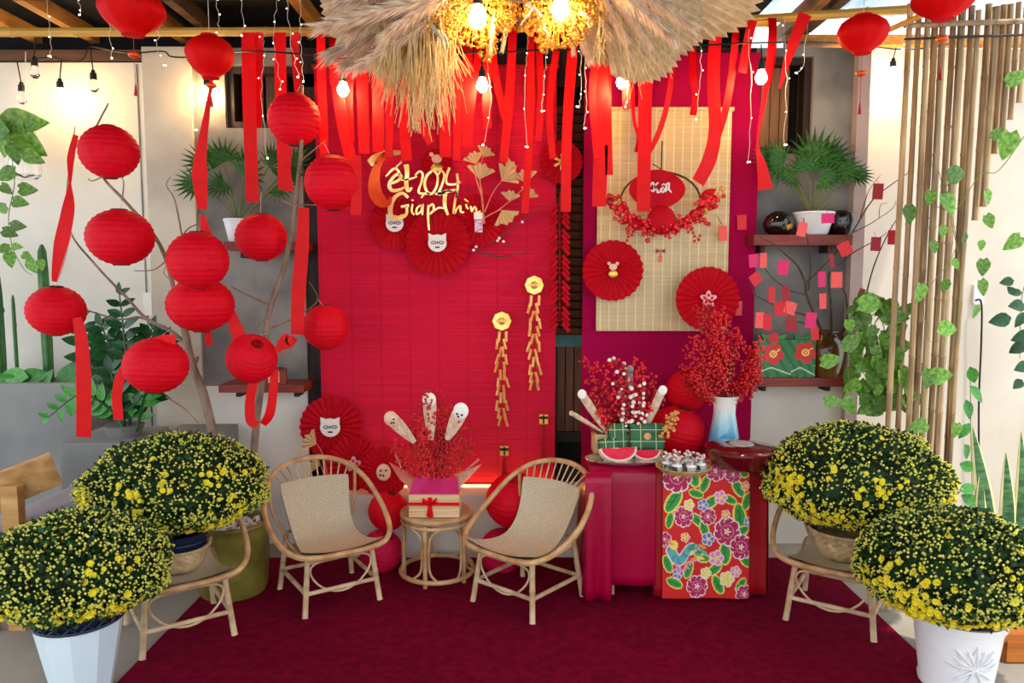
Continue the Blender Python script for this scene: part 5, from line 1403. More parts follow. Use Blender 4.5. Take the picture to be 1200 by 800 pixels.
def pl_px(x0, y0, x1, y1, Y=CY, dy=0, k=0, wide=1):
    a = P(x0, y0, Y); c = P(x1, y1, Y+dy); d = c-a
    o = link('pampas_plume', PLU[k % 3], cd); put(o, a-cz0, orient(d, (R(-.3, .3), -1, R(-.3, .3))), (d.length*.8*wide, d.length, d.length*.8*wide))
k = 0
for x0, y0, x1, y1 in ((560, -15, 380, 30), (550, -5, 385, 62), (545, 0, 400, 75), (540, 0, 420, 78), (545, -10, 440, 72), (550, -20, 460, 70), (540, -20, 480, 62), (555, -10, 500, 55), (540, -40, 395, 0), (560, -40, 430, -5), (560, -30, 470, 15), (570, -30, 520, 40), (545, -30, 410, 35), (550, -25, 450, 40),
                       (690, -30, 735, 45), (700, -30, 760, 50), (700, -30, 790, 40), (680, -30, 715, 40), (705, -35, 810, 25), (660, -10, 690, 70), (670, 0, 672, 62), (600, 0, 590, 55), (580, 10, 575, 58), (690, -20, 745, 20)):
    pl_px(x0, y0, x1, y1, CY+R(-.18, .12), R(-.1, .1), k, R(.9, 1.3)); k += 1
def fan_px(x0, y0, x1, y1, Y, dy=0, tl=0, sx=1):
    a = P(x0, y0, Y); c = P(x1, y1, Y+dy); d = c-a
    put(link('palm_fan', DFAN, cd), a-cz0, orient(d, (tl, -1, -.25)), (d.length*sx, d.length, d.length))
fan_px(700, -5, 795, 82, 3.12, .1, .1, .62); fan_px(680, 5, 738, 72, 3.14, .1, -.1, .6); fan_px(720, -50, 900, 6, 3.16, .1, 0, .5); fan_px(710, -25, 826, 50, 3.14, .1, 0, .55)
fan_px(520, -20, 372, 15, 3.16, .1, .1, .9); fan_px(505, -35, 385, 48, 3.18, .1, 0, .8)
st = MB()
def strands(n, x0, x1, y0, ya, yb, Y):
    for i in range(n):
        x = R(x0, x1); xe = x+R(-14, 14)+(.15*(x-(x0+x1)/2)); ye = ya+(yb-ya)*(1-abs((x-(x0+x1)/2)/((x1-x0)/2))**1.5)*R(.35, 1); y_ = Y+R(-.12, .08)
        st.tube(crom([P(x+R(-10, 10), y0, y_), P(x+R(-5, 5), (y0+ye)/2, y_+R(-.03, .03)), P(xe, ye, y_+R(-.05, .05))], 3), [R(.0016, .003), .0009], 4)
strands(260, 442, 538, 20, 80, 172, CY)
strands(30, 500, 536, 20, 120, 165, CY-.05)
strands(34, 690, 800, 10, 60, 118, CY)
o = st.build('straw_strands', 'straw', cd, world=True); o['kind'] = 'stuff'
gy = MB()
def puff(x, y, rx, ry, n, Y):
    for i in range(n):
        a = R(0, 2*PI); q = math.sqrt(R(0, 1)); c_ = P(x+rx*q*math.cos(a), y+ry*q*math.sin(a), Y+R(-.12, .1))
        gy.octa(c_, R(.004, .009))
        if i % 3 == 0: gy.tube([c_, c_+(P(x, y-20, Y)-c_)*.4], .0012, 3)
puff(560, 22, 44, 34, 620, CY-.08); puff(655, 22, 42, 36, 620, CY-.08); puff(605, 8, 30, 30, 200, CY); puff(520, 30, 20, 20, 120, CY-.05); puff(572, 55, 12, 18, 60, CY); puff(640, 50, 10, 12, 50, CY); puff(690, 10, 24, 20, 160, CY-.05)
o = gy.build('gypsophila_clumps', 'gyp', cd, world=True); o['kind'] = 'stuff'
for x0, y0, x1, y1 in ((505, 30, 522, 66), (512, 40, 525, 55), (618, 5, 640, 40), (628, 35, 645, 50), (680, 15, 690, 35), (625, 10, 610, 30)):
    a = P(x0, y0, CY-.14); c = P(x1, y1, CY-.15)
    MB().tube(crom([a, (a+c)/2+Vector((.01, -.02, .01)), c], 4), [.009, .003], 6).build('dried_pod', 'grey_dry', cd, world=True)

# ================================================================ STRING LIGHTS
M['bulb'] = mat('lit_bulb', '#fff3d0', emit='#ffcf86', estr=120)
BULB = {True: MB().lathe([(0, -.075), (.012, -.073), (.024, -.06), (.029, -.045), (.026, -.028), (.016, -.008), (.014, 0)], 16).mesh('glass_bulb', 'bulb'),
        False: MB().lathe([(0, -.075), (.012, -.073), (.024, -.06), (.029, -.045), (.026, -.028), (.016, -.008), (.014, 0)], 16).mesh('glass_bulb', 'glass')}
SOCK = MB().lathe([(.0, .05), (.010, .05), (.012, .036), (.018, .032), (.019, -.004), (.0, -.004)], 14).mesh('socket', 'black')
BG = 'bulbs of the black string light'
def bulb(px, py, Y, lit, label, sc=1, ctop=None):
    c = P(px, py, Y)+Vector((0, 0, .045)); t = thing('festoon_bulb', label, 'light bulb', c, 0, BG)
    o = link('glass_bulb', BULB[lit], t); o.scale = (sc,)*3; link('socket', SOCK, t)
    top = P(ctop[0], ctop[1], Y) if ctop else c+Vector((0, 0, .12))
    MB().tube([(0, 0, .045), top-c], .0035, 6).build('drop_cord', 'black', t)
bulb(26, 116, 4.45, False, 'unlit clear bulb on the longest cord above the hanging pothos', 1, (20, 72))
bulb(41, 86, 4.45, False, 'unlit clear bulb hanging highest, beside the roof rail', 1, (42, 40))
bulb(110, 102, 4.45, False, 'unlit clear bulb above the top tip lantern', 1, (106, 58))
bulb(71, 112, 4.45, True, 'lit bulb between unlit bulbs before the white wall', 1, (72, 70))
bulb(243, 110, 4.28, True, 'lit bulb behind the hanging silk lantern', 1, (243, 66))
bulb(402, 106, 3.88, True, 'lit bulb below the pampas at the mat corner', 1, (402, 70))
bulb(565, 101, 3.88, True, 'lit bulb under the chandelier before the red mat', 1, (565, 64))
bulb(729, 97, 3.88, True, 'lit bulb above the pale blind', 1, (729, 62))
bulb(892, 92, 3.88, True, 'lit bulb beside the barred window', 1, (892, 52))
bulb(1046, 88, 4.48, True, 'lit bulb on the white wall beside the bamboo screen', 1.3, (1050, 56))
bulb(560, 20, 2.82, True, 'lit bulb in the gypsophila near the straw tassel', 1.15, (560, -20))
bulb(657, 11, 2.82, True, 'lit bulb in the gypsophila near the palm fan', 1.1, (657, -30))
cb = [(-40, 72), (20, 72), (60, 67), (72, 70), (95, 71), (103, 58), (110, 55), (150, 62), (190, 60), (200, 66), (220, 67), (243, 64), (300, 60), (402, 66), (480, 60), (565, 62), (650, 58), (729, 60), (810, 54), (892, 50), (980, 50), (1062, 58), (1120, 50)]
single(MB().tube(crom([P(x, y, 4.45 if x < 120 else 4.28 if x < 250 else 3.88 if x < 950 else 4.48) for x, y in cb], 5), .0045, 6), 'light_cable', 'black', 'black festoon light cable strung along under the roof', 'cable', P(600, 58, 4.15))
def fairy(pts, Y, label):
    pts = [(pts[0][0], rail_y(pts[0][0]), 4.05)]+list(pts) if pts[0][1] > rail_y(pts[0][0])+3 else [(pts[0][0], -12, Y)]+list(pts)
    q = crom(PP(pts, Y), 6); q = [p+Vector((R(-.006, .006), R(-.01, .01), 0)) for p in q]
    t = thing('fairy_light_strand', label, 'fairy lights', q[-1], 0, 'thin fairy light strands'); MB().tube(q, .0013, 4).build('wire', 'string', t, world=True)
    for i in range(2, len(q), 4):
        MB().sph(q[i]-Vector((R(-.012, .012), .006, 0)), .0034, 6, 4).build('tiny_light', 'led', t, world=True)
    MB().sph(q[-1], .005, 6, 4).build('tiny_light', 'led', t, world=True)
FL = 'thin white fairy light strand dangling from the roof rail'
for pts in ([(55, 0), (57, 30), (60, 66)], [(92, 0), (95, 18)], [(128, 25), (131, 68)], [(186, 25), (185, 58), (192, 76)], [(254, 0), (256, 28), (255, 58)], [(284, 0), (284, 42)], [(325, 0), (321, 40), (324, 70), (330, 105)], [(337, 10), (342, 55), (350, 90)], [(352, 30), (353, 60), (356, 95)], [(230, 82), (228, 110), (229, 152)], [(309, 65), (307, 110), (312, 185)]):
    fairy(pts, 3.85, FL)
for pts in ([(570, 70), (575, 120), (566, 170)], [(618, 62), (614, 105), (618, 172)], [(640, 68), (637, 100), (634, 130)], [(680, 60), (682, 100), (679, 125)], [(686, 80), (688, 120), (684, 150)], [(736, 100), (734, 125)], [(822, 60), (820, 95), (816, 140)], [(835, 20), (838, 40)]):
    fairy(pts, 3.9, 'thin white fairy light strand dangling before the red hangings')
for pts in ([(945, 40), (942, 75), (935, 85)], [(920, 60), (922, 110), (918, 170)], [(1065, 30), (1062, 48), (1060, 58)], [(878, 45), (880, 110), (877, 190)]):
    fairy(pts, 3.9, 'thin white fairy light strand dangling by the grey pier')

# ================================================================ SHELVES AND THEIR THINGS
def shelf(px0, px1, py0, py1, label, Yf=4.13):
    a = P(px0, py0, Yf); c = P(px1, py1, Yf); t = thing('wall_shelf', label, 'shelf', ((a.x+c.x)/2, WF, c.z), 0, 'wooden wall shelves')
    MB().box(((a.x+c.x)/2, (Yf+WF)/2, (a.z+c.z)/2), (c.x-a.x, WF-Yf, a.z-c.z)).build('board', 'red_wood', t, world=True)
    for q in (.15, .85):
        x = a.x+(c.x-a.x)*q; MB().box((x, WF-.06, c.z-.02), (.025, .12, .04)).build('bracket', 'dark_wood', t, world=True)
    return a.z
zs1 = shelf(884, 999, 275, 287, 'reddish wooden shelf under the white palm pot by the grey pier')
zs2 = shelf(886, 996, 443, 453, 'reddish wooden shelf under the green gift packs')
zs3 = shelf(262, 356, 283, 293, 'reddish wooden shelf under the palm behind the lantern tree')
zs4 = shelf(256, 356, 451, 460, 'reddish wooden shelf behind the tilted bow lantern')
MB_ = MB
def palm(px, zs, w, leaves, label, Y=4.22):
    b0 = Vector((X_(px, Y, 262), Y, zs)); t = thing('potted_palm', label, 'potted plant', b0)
    s1 = MPP(262, Y); r = w/2*s1
    MB().lathe([(0, 0), (r*.6, 0), (r*.72, .01), (r*.95, .095), (r, .115), (r*1.04, .12), (r*1.02, .128), (r*.92, .128), (r*.9, .10), (0, .10)], 28).build('pot', 'white_pot', t)
    for x, y, size, ang, dy in leaves:
        tip = P(x, y, Y+dy); e = math.radians(ang); d = Vector((math.cos(e), R(-.5, -.2), math.sin(e)))
        MB().tube(crom([b0+Vector((R(-.01, .01), 0, .1)), (b0+tip)/2+Vector((0, 0, .06)), tip], 5), [.005, .003], 6).build('stalk', 'vine', t, world=True)
        o = link('leaf', PFAN, t); put(o, tip-b0, orient(d, (R(-.3, .3), -1, .5)), size*s1)
PFAN = fanleaf(13, 3.6, .55, 'palm_leaf', 'palm_leaf', .03)
palm(953, zs1, 46, [(918, 192, 34, 150, -.06), (905, 186, 26, 190, -.05), (953, 188, 40, 60, 0), (968, 186, 34, 30, .02), (985, 196, 30, -20, -.05), (1003, 200, 24, -50, -.04), (945, 200, 28, 100, -.08), (962, 205, 28, -10, -.1), (930, 205, 22, 200, -.08)], 'fan palm in a white pot between dark lacquer vessels')
palm(280, zs3, 34, [(243, 190, 30, 160, -.04), (232, 212, 30, 190, -.05), (262, 190, 30, 110, 0), (285, 205, 36, 50, -.08), (315, 195, 30, 60, .02), (340, 195, 32, 20, 0), (325, 215, 26, -30, -.05), (262, 212, 26, 210, -.05)], 'fan palm in a white pot behind the red lantern tree')
def vessel(name, px, zs, prof, m_, label, cat, Y=4.22, parts=()):
    b0 = Vector((X_(px, Y, 300), Y, zs)); t = thing(name, label, cat, b0); s1 = MPP(300, Y)
    MB().lathe([(r*s1, z*s1) for r, z in prof], 28).build('body', m_, t)
    for nm, mb, mm in parts:
        mb.v = [(x*s1, y*s1, z*s1) for x, y, z in mb.v]; mb.build(nm, mm, t)
    return t
vessel('lacquer_vase', 911, zs1, [(0, 0), (9, 0), (16, 6), (18, 14), (15, 22), (8, 27), (6, 28), (5, 26), (0, 24)], 'lacquer_bk', 'rounded black lacquer vase with gold patch on the shelf', 'vase',
       parts=[('gold_patch', MB().sph((4, -12.6, 11), 8, 12, 8, (1, .5, .8)), 'goldpatch')])
vessel('dark_bowl', 985, zs1, [(0, 0), (11, 0), (15, 8), (17, 18), (15, 26), (10, 29), (9, 27), (0, 24)], 'lacquer_bk', 'dark brown rounded pot beside the white palm pot', 'pot', 4.27)
vessel('brown_jar', 972, zs2, [(0, 0), (14, 0), (18, 14), (20, 28), (18, 40), (12, 47), (11, 50), (14, 53), (13, 54), (9, 48), (0, 44)], 'brown_jar', 'shiny brown glazed jar at the end of the gift shelf', 'jar')
# printed gift packs
def gift(px, w, h, Y, label, rz_, fx=.45, fy=.6):
    s1 = MPP(420, Y); b0 = Vector((X_(px, Y, 420), Y, zs2)); t = thing('gift_pack', label, 'gift pack', b0, rz_, 'green gift packs on the shelf')
    W, H = w*s1, h*s1; NU, NV = 40, 50
    g_ = lin('#1a7a38'); dg = lin('#0d5a2a'); rd = lin('#d80f18'); yl = lin('#f2dc60'); wh = lin('#d8eec0')
    vs = []; cols = []
    for j in range(NV+1):
        for i in range(NU+1):
            u, v = i/NU, j/NV; vs.append(((u-.5)*W, -.035, v*H)); c_ = g_
            if int(u*10+v*7) % 3 == 0: c_ = dg
            if v < .34 and abs(math.sin((v*12+4*abs(u-.4)))) < .18: c_ = wh
            dx, dy = (u-fx)*W/H, v-fy; a = math.atan2(dy, dx); r_ = math.hypot(dx, dy)
            if r_ < .30*(.72+.28*abs(math.cos(2.5*a+.4))): c_ = rd
            if r_ < .10 and (r_ > .06 or r_ < .03): c_ = yl
            if abs(a-.6) < .1 and r_ < .22: c_ = yl
            cols.append(c_)
    L = NU+1; fs = [(j*L+i, j*L+i+1, (j+1)*L+i+1, (j+1)*L+i) for j in range(NV) for i in range(NU)]
    me = bpy.data.meshes.new('front_print'); me.from_pydata(vs, [], fs); ca = me.color_attributes.new('print', 'FLOAT_COLOR', 'POINT')
    for i, c_ in enumerate(cols): ca.data[i].color = (*c_, 1)
    me.materials.append(M['giftprint']); link('front_print', me, t)
    o = MB().box((0, 0, H/2), (W, .066, H)).build('pack_body', 'green_cake', t); m_ = o.modifiers.new('b', 'BEVEL'); m_.width = .006
    MB().poly([Vector((-W*.3, -.02, H)), Vector((W*.3, -.02, H)), Vector((W*.38, -.02, H*1.16)), Vector((0, -.02, H*1.06)), Vector((-W*.38, -.02, H*1.16))], .03, (0, 1, 0)).build('gathered_top', 'zz_lt', t)
gift(905, 42, 44, 4.2, 'wider green gift pack printed with a large red flower', .08, .45, .62)
gift(939, 28, 44, 4.2, 'narrower green gift pack next to the brown jar', -.12, .6, .66)
# small parcel on the lower shelf at the tree
b0 = Vector((X_(322, 4.2, 445), 4.2, zs4)); t = thing('red_parcel', 'small red parcel on the shelf behind the tilted lantern', 'parcel', b0, .2)
MB().box((0, 0, .04), (.13, .09, .08)).build('parcel_body', 'red_wood', t); MB().box((0, -.047, .04), (.06, .004, .06)).build('parcel_label', 'crate', t); MB().box((0, 0, .083), (.10, .07, .006)).build('parcel_lid', 'twig', t)
# blank card on the white wall
single(MB().box(P(173, 356, 4.63), (.052, .006, .14)), 'wall_card', 'white_card', 'small blank white card stuck on the wall behind the branches', 'card', P(173, 356, 4.63))

# ================================================================ RED PACKET TREE
PY = 4.06
pt_ = thing('packet_tree', 'dark bare branches in the brown jar hung with red packets', 'branches', (X_(972, 4.2), 4.2, zs2+.2))
def pb(path, r0, r1, Y=PY): MB().tube(crom(PP(path, Y), 5), [r0, r1], 6).build('branch', 'twig', pt_, world=True)
pb([(968, 398, 4.18), (955, 370), (945, 345), (944, 332)], .009, .007); pb([(944, 332), (935, 312), (918, 296), (905, 285), (890, 278)], .006, .002); pb([(944, 332), (958, 318), (980, 296), (1000, 270), (1022, 235), (1045, 216), (1068, 200)], .006, .002)
pb([(947, 340), (950, 310), (947, 285), (943, 266), (942, 255, 4.03)], .004, .002); pb([(974, 396, 4.18), (974, 360), (971, 330), (972, 318)], .007, .004); pb([(982, 394, 4.18), (992, 375), (991, 345), (984, 335)], .006, .003)
pb([(985, 392, 4.18), (1003, 370), (1012, 355), (1024, 312), (1040, 275), (1054, 252)], .006, .002); pb([(982, 312), (1000, 296), (1027, 281), (1040, 272)], .004, .0015); pb([(1008, 255), (1014, 235), (1020, 220), (1032, 205)], .003, .001)
pb([(1000, 272), (1020, 262), (1045, 245), (1050, 235)], .003, .001); pb([(955, 372), (930, 365), (905, 356), (885, 345), (878, 330)], .005, .002); pb([(944, 345), (925, 340), (905, 325), (895, 310), (900, 295)], .004, .0015)
pb([(970, 392), (945, 380), (920, 372)], .004, .002); pb([(845, 262, 4.15), (840, 252, 4.2)], .002, .001); pb([(1030, 255), (1032, 240), (1040, 238)], .002, .001)
ENV = {}
for kk in (1, 2, 3, 4): ENV[kk] = (MB().box((0, 0, -.5), (1, .06, 1)).mesh('packet_body', 'env%d' % kk), MB().poly([Vector((-.5, -.032, 0)), Vector((0, -.032, -.22)), Vector((.5, -.032, 0))], .02, (0, -1, 0)).mesh('packet_flap', 'env%d' % kk))
EMK = MB().sph((0, -.04, -.5), .16, 8, 5, (1, .15, .55)).mesh('gold_mark', 'envmark')
cname = {1: 'red', 2: 'coral', 3: 'magenta', 4: 'dark red'}
env_list = [(45, 318, 40, 66, 2, .08, 'on the pale blind edge'), (130, 268, 40, 66, 1, .05, 'on the magenta panel edge'), (183, 440, 46, 58, 3, .1, 'high beside the magenta panel'), (228, 438, 34, 66, 2, 0, 'high beside the magenta panel'),
    (318, 470, 46, 64, 3, -.05, 'below the palm shelf, alone'), (180, 525, 52, 52, 1, .6, 'tilted beside the magenta panel'), (265, 590, 34, 70, 1, 0, 'among the lower left cluster'), (325, 590, 34, 70, 4, .05, 'among the lower cluster'),
    (300, 655, 50, 64, 1, .1, 'lower in the crowded cluster'), (355, 652, 55, 55, 2, -.3, 'turned, in the crowded cluster'), (110, 652, 48, 64, 2, 0, 'over the fan by the red berries'), (212, 705, 42, 70, 2, -.05, 'above the wide gift pack'),
    (245, 715, 34, 70, 1, .05, 'above the wide gift pack'), (350, 722, 48, 66, 4, .05, 'above the narrow gift pack'), (442, 705, 46, 70, 3, -.06, 'low near the brown jar'), (455, 765, 34, 58, 1, .1, 'lowest, at the brown jar'),
    (492, 620, 34, 68, 2, .06, 'on the middle trunk'), (555, 525, 46, 70, 2, .02, 'large, on the bent branch'), (488, 522, 34, 68, 3, .05, 'at the trunk fork'), (530, 440, 20, 60, 4, .1, 'seen edge-on by the fork'),
    (578, 390, 54, 58, 1, .5, 'tilted under the palm shelf'), (407, 300, 42, 62, 2, -.2, 'before the white palm pot'), (515, 250, 64, 44, 3, .05, 'lying wide before the white palm pot'), (742, 130, 44, 70, 4, -.05, 'topmost on the white wall'),
    (732, 365, 42, 62, 4, -.05, 'lower on the white wall'), (808, 335, 52, 64, 1, 0, 'at the bamboo screen'), (270, 785, 40, 40, 1, .2, 'tucked behind the wide gift pack'), (672, 590, 26, 50, 4, -.3, 'small, above the pothos leaf')]
for zx_, zy_, w_, h_, kk, rot, wh in env_list:
    px, py = 835+zx_/3.81, 190+zy_/3.81; Yv = PY-.05 if px > 875 else (4.27 if px > 855 else 4.22); s1 = MPP(py, Yv); c = P(px, py-h_/3.81/2, Yv)
    t = thing('red_packet', '%s paper packet %s' % (cname[kk], wh), 'envelope', c, 0, 'lucky money packets on the bare branches')
    t.scale = (w_/3.81*s1, .05, h_/3.81*s1); t.rotation_euler = (0, -rot, R(-.3, .3))
    link('packet_body', ENV[kk][0], t); link('packet_flap', ENV[kk][1], t)
    o = MB().tube([c, c+Vector((0, .03, .03))], .001, 4).build('loop', 'cord', None); o.parent = t
    o.matrix_parent_inverse = (Matrix.Translation(t.location) @ t.rotation_euler.to_matrix().to_4x4() @ Matrix.Diagonal((*t.scale, 1))).inverted()

# ================================================================ BAMBOO SCREEN
bs = thing('bamboo_screen', 'screen of upright dry bamboo poles before the white wall', 'screen', (2.2, 3.85, 0)); BY = 3.85
tops = [1067, 1077, 1088, 1097, 1106, 1118, 1128, 1139, 1147, 1159, 1168, 1177, 1185, 1194, 1203]
for i, x in enumerate(tops):
    Yp = BY+(.05 if i % 2 else 0); a = P(x, 8+R(-6, 6), Yp); r = R(.013, .0175)
    if x < 1148:
        c = Vector((a.x+R(-.035, .0), Yp+R(-.02, .02), .01)); 
        if i % 3 == 0: r *= 1.15
    else:
        yb = {1151: 236, 1159: 258, 1168: 242, 1177: 180, 1185: 168, 1194: 140, 1203: 120}[x]; c = P(x-6, yb, Yp); c.x = a.x-.01
    bamboo_pole(MB(), a, c, r, 8, R(.24, .36)).build('bamboo_pole', 'bamboo', bs, world=True)
for y in (30, 46): MB().tube([P(1060, y, BY-.03), P(1215, y-6, BY-.03)], .006 if y == 46 else .014, 6).build('cross_rail', 'wire' if y == 46 else 'bamboo', bs, world=True)

# ================================================================ GREEN PLANTS
LF = {'pothos': leaf_mesh('leaf', 'pothos', .40, .12, True), 'zz': leaf_mesh('leaf', 'zz', .27, .1), 'zzl': leaf_mesh('leaf', 'zz_lt', .27, .1), 'dark': leaf_mesh('leaf', 'zz', .38, .1)}
def leaf_px(t, kind, px, py, Y, lp, ang, tilt=.35):
    e = math.radians(ang); s1 = MPP(py, Y); c = P(px, py, Y); d = Vector((math.cos(e), R(-tilt, tilt), math.sin(e)))
    put(link('leaf', LF[kind], t), c-t.location-d.normalized()*lp*s1*.5, orient(d, (R(-.4, .4), -1, R(-.1, .5))), lp*s1)
def vine(t, path, Y, r=.003): MB().tube(crom(PP(path, Y), 5), [r, r*.6], 5).build('vine_stem', 'vine', t, world=True)
# hanging pothos in a glass jar
gj = P(30, 210, 4.4); t = thing('hanging_pothos', 'pothos trailing from a hanging glass jar before the white wall', 'plant', gj)
s1 = MPP(190, 4.4); MB().lathe([(0, 0), (12*s1, 0), (16*s1, .02), (17*s1, .09), (13*s1, .14), (14*s1, .15), (12.5*s1, .15), (15*s1, .09), (14*s1, .025), (0, .012)], 24).build('glass_jar', 'glass', t)
MB().tube([gj+Vector((0, 0, .12)), P(30, 60, 4.4)], .002, 5).build('hanger', 'string', t, world=True)
vine(t, [(30, 175), (15, 185), (17, 215), (10, 255), (15, 290), (28, 315), (38, 322)], 4.36); vine(t, [(28, 175), (10, 160), (-10, 150)], 4.36)
for a in ((8, 140, 34, 100), (28, 142, 42, 5), (15, 155, 30, 200), (30, 160, 34, -20), (38, 172, 36, -30), (5, 172, 30, 240), (18, 180, 26, -80), (-5, 150, 30, 150), (5, 205, 26, 200), (33, 222, 22, -5), (8, 222, 16, -40), (24, 237, 20, -10), (21, 265, 20, 0), (12, 273, 18, -20), (2, 245, 18, 200), (12, 305, 18, -80), (20, 289, 14, 0), (32, 300, 14, -20), (38, 312, 20, -60), (48, 311, 14, -80), (3, 292, 16, 200), (45, 145, 26, 10), (40, 185, 24, -30)): leaf_px(t, 'pothos', a[0], a[1], 4.34+R(-.04, .04), a[2], a[3])
# pothos over the bamboo foot
b0 = PZ(1040, 530, .6); t = thing('trailing_pothos', 'bushy pothos trailing between the gift shelf and bamboo poles', 'plant', P(1030, 480, 4.0))
rp_ = random.Random(3)
for i in range(11): vine(t, [(1020+rp_.uniform(-15, 30), 352), (1015+rp_.uniform(-25, 35), 400), (1020+rp_.uniform(-30, 40), 480)], 4.0+rp_.uniform(-.06, .06))
for i in range(95):
    x = rp_.gauss(1034, 22); y = rp_.uniform(350, 485); leaf_px(t, 'pothos', max(996, min(1078, x)), y, 4.0+rp_.uniform(-.1, .06), rp_.uniform(14, 26), rp_.uniform(-150, -20))
for a in ((1022, 356, 30, 5), (1053, 371, 26, -10), (975, 422, 24, 10), (977, 470, 20, 0), (1060, 445, 30, -60), (1068, 460, 28, -90), (1050, 420, 26, -80), (1000, 400, 28, 20)): leaf_px(t, 'pothos', a[0], a[1], 3.88, a[2], a[3])
t = thing('climbing_vine', 'thin leafy vine climbing across the bamboo poles', 'plant', P(1120, 440, 3.78))
vine(t, [(1200, 160), (1170, 200), (1148, 205), (1120, 245), (1090, 240), (1065, 250)], 3.76, .0025); vine(t, [(1105, 215), (1120, 290), (1085, 345), (1090, 400), (1120, 385)], 3.76, .002); vine(t, [(1100, 200), (1125, 320), (1110, 440), (1085, 445)], 3.77, .002)
for a in ((1066, 252, 22, -90), (1112, 240, 28, -70), (1122, 204, 30, 10), (1090, 232, 18, -110), (1078, 345, 24, -90), (1120, 310, 14, -60), (1107, 336, 16, -90), (1112, 385, 26, -5), (1104, 440, 28, 5), (1088, 444, 24, -100), (1075, 500, 24, -160), (1130, 281, 14, -80), (1180, 172, 32, -95), (1160, 260, 18, -60), (1158, 232, 18, -60), (1150, 288, 12, -90), (1120, 505, 18, -100), (1105, 272, 14, -90), (1095, 290, 14, -80), (1192, 90, 24, 30), (1168, 155, 16, 60), (1152, 314, 20, -90), (1152, 338, 20, -70), (1186, 285, 24, 220), (1143, 366, 16, -90)): leaf_px(t, 'pothos', a[0], a[1], 3.74, a[2], a[3])
t = thing('wall_shrub', 'dark leaved plant hanging against the white right wall', 'plant', P(1195, 420, 4.3))
vine(t, [(1215, 300), (1198, 345), (1195, 420)], 4.3)
for a in ((1180, 330, 16, 190), (1190, 343, 14, 180), (1192, 358, 22, 180), (1172, 375, 24, 195), (1195, 375, 20, 250), (1198, 395, 24, 200), (1192, 408, 20, 220), (1198, 430, 20, 200), (1193, 450, 16, 220), (1185, 340, 12, 130)): leaf_px(t, 'dark', a[0], a[1], 4.28, a[2], a[3])
# leafy stems behind the bamboo foot
t = thing('corner_shrub', 'green leafy stems behind the bamboo screen foot', 'plant', P(1140, 600, 4.3))
vine(t, [(1140, 690), (1140, 600), (1138, 520), (1137, 430)], 4.3)
for a in ((1140, 440, 26, -60), (1145, 462, 26, -50), (1135, 480, 24, -80), (1133, 530, 26, -60), (1135, 547, 28, -20), (1135, 572, 26, 10), (1140, 588, 30, -30), (1130, 505, 22, -120)): leaf_px(t, 'zzl', a[0], a[1], 4.28, a[2], a[3])
# snake plants
def sword(t, x0, y0, x1, y1, w, Y, bend=0):
    a = P(x0, y0, Y); c = P(x1, y1, Y-.05); a.z = 0.02; n = 10
    pts = crom([a, a.lerp(c, .55)+Vector((bend, -.02, 0)), c], 5); L = len(pts); s1 = MPP(y0, Y)
    for nm, mm, f0, f1, off in (('leaf', 'sanse', -.72, .72, 0), ('leaf_edge', 'sanse_e', -1, -.72, 0), ('leaf_edge', 'sanse_e', .72, 1, 0)):
        mb = MB(); vs = []; fs = []
        for i, p in enumerate(pts):
            t_ = i/(L-1); ww = w/2*s1*(1-t_**2.6)**.8*(.75+.5*math.sin(PI*min(1, t_*1.1)))
            for q in (f0, (f0+f1)/2, f1): vs.append(p+Vector((q*ww, .25*ww*q*q, 0)))
        for i in range(L-1):
            for k_ in range(2): fs.append((i*3+k_, i*3+k_+1, i*3+k_+4, i*3+k_+3))
        o = len(vs); vs += [v+Vector((0, .004, 0)) for v in vs]; fs += [tuple(reversed([q+o for q in f])) for f in fs]
        mb.add(vs, fs); mb.build(nm, mm, t, world=True, ang=80)
t = thing('snake_plant', 'tall snake plant with pale leaf edges beside the white lotus pot', 'plant', PZ(1180, 700, 0))
for a in ((1172, 600, 1140, 500, 20, .0), (1185, 600, 1179, 530, 18, 0), (1195, 600, 1197, 505, 16, .01), (1160, 600, 1150, 545, 14, -.02), (1205, 600, 1212, 520, 16, .02)): sword(t, *a[:5], 3.75, a[5])
# feathery dark plant on the concrete block
b0 = Vector((X_(148, 3.95, 500), 3.93, z2)); t = thing('zamioculcas_plant', 'dark glossy feather-leaved plant on the concrete block', 'plant', b0)
def frond(path, n, l0, kind, Y, flip=0):
    pts = crom(PP(path, Y), 8); L = len(pts); MB().tube(pts, [.010, .003], 6).build('stalk', 'zz', t, world=True)
    for i in range(n):
        f = .3+.7*i/(n-1); p = pts[min(L-1, int(f*(L-1)))]; d = (pts[min(L-1, int(f*(L-1))+1)]-pts[max(0, int(f*(L-1))-1)]).normalized()
        sd = d.cross(Vector((0, 1, 0))).normalized(); l = l0*MPP(400, Y)*(.7+.5*math.sin(PI*f))
        for q in (-1, 1):
            if i == n-1 and q > 0: dd = d
            else: dd = (sd*q+d*.55+Vector((0, R(-.3, .2), 0))).normalized()
            put(link('leaf', LF[kind], t), p-t.location, orient(dd, (R(-.2, .2), -1, .6)), l)
frond([(152, 505), (150, 440), (145, 390), (140, 345)], 9, 22, 'zz', 3.95); frond([(145, 505), (130, 480), (95, 462), (58, 488)], 9, 20, 'zzl', 3.85)
frond([(150, 505), (160, 450), (172, 410), (178, 385)], 8, 24, 'zz', 3.98); frond([(146, 505), (125, 455), (105, 420), (92, 375)], 8, 26, 'zz', 4.0)
frond([(155, 505), (180, 460), (188, 420), (195, 395)], 7, 22, 'zz', 4.0); frond([(148, 505), (135, 440), (128, 405), (118, 380)], 7, 26, 'zz', 3.97); frond([(160, 505), (168, 470), (175, 445)], 6, 18, 'zzl', 3.9)
frond([(146, 505), (140, 470), (128, 430)], 7, 28, 'zz', 3.9)
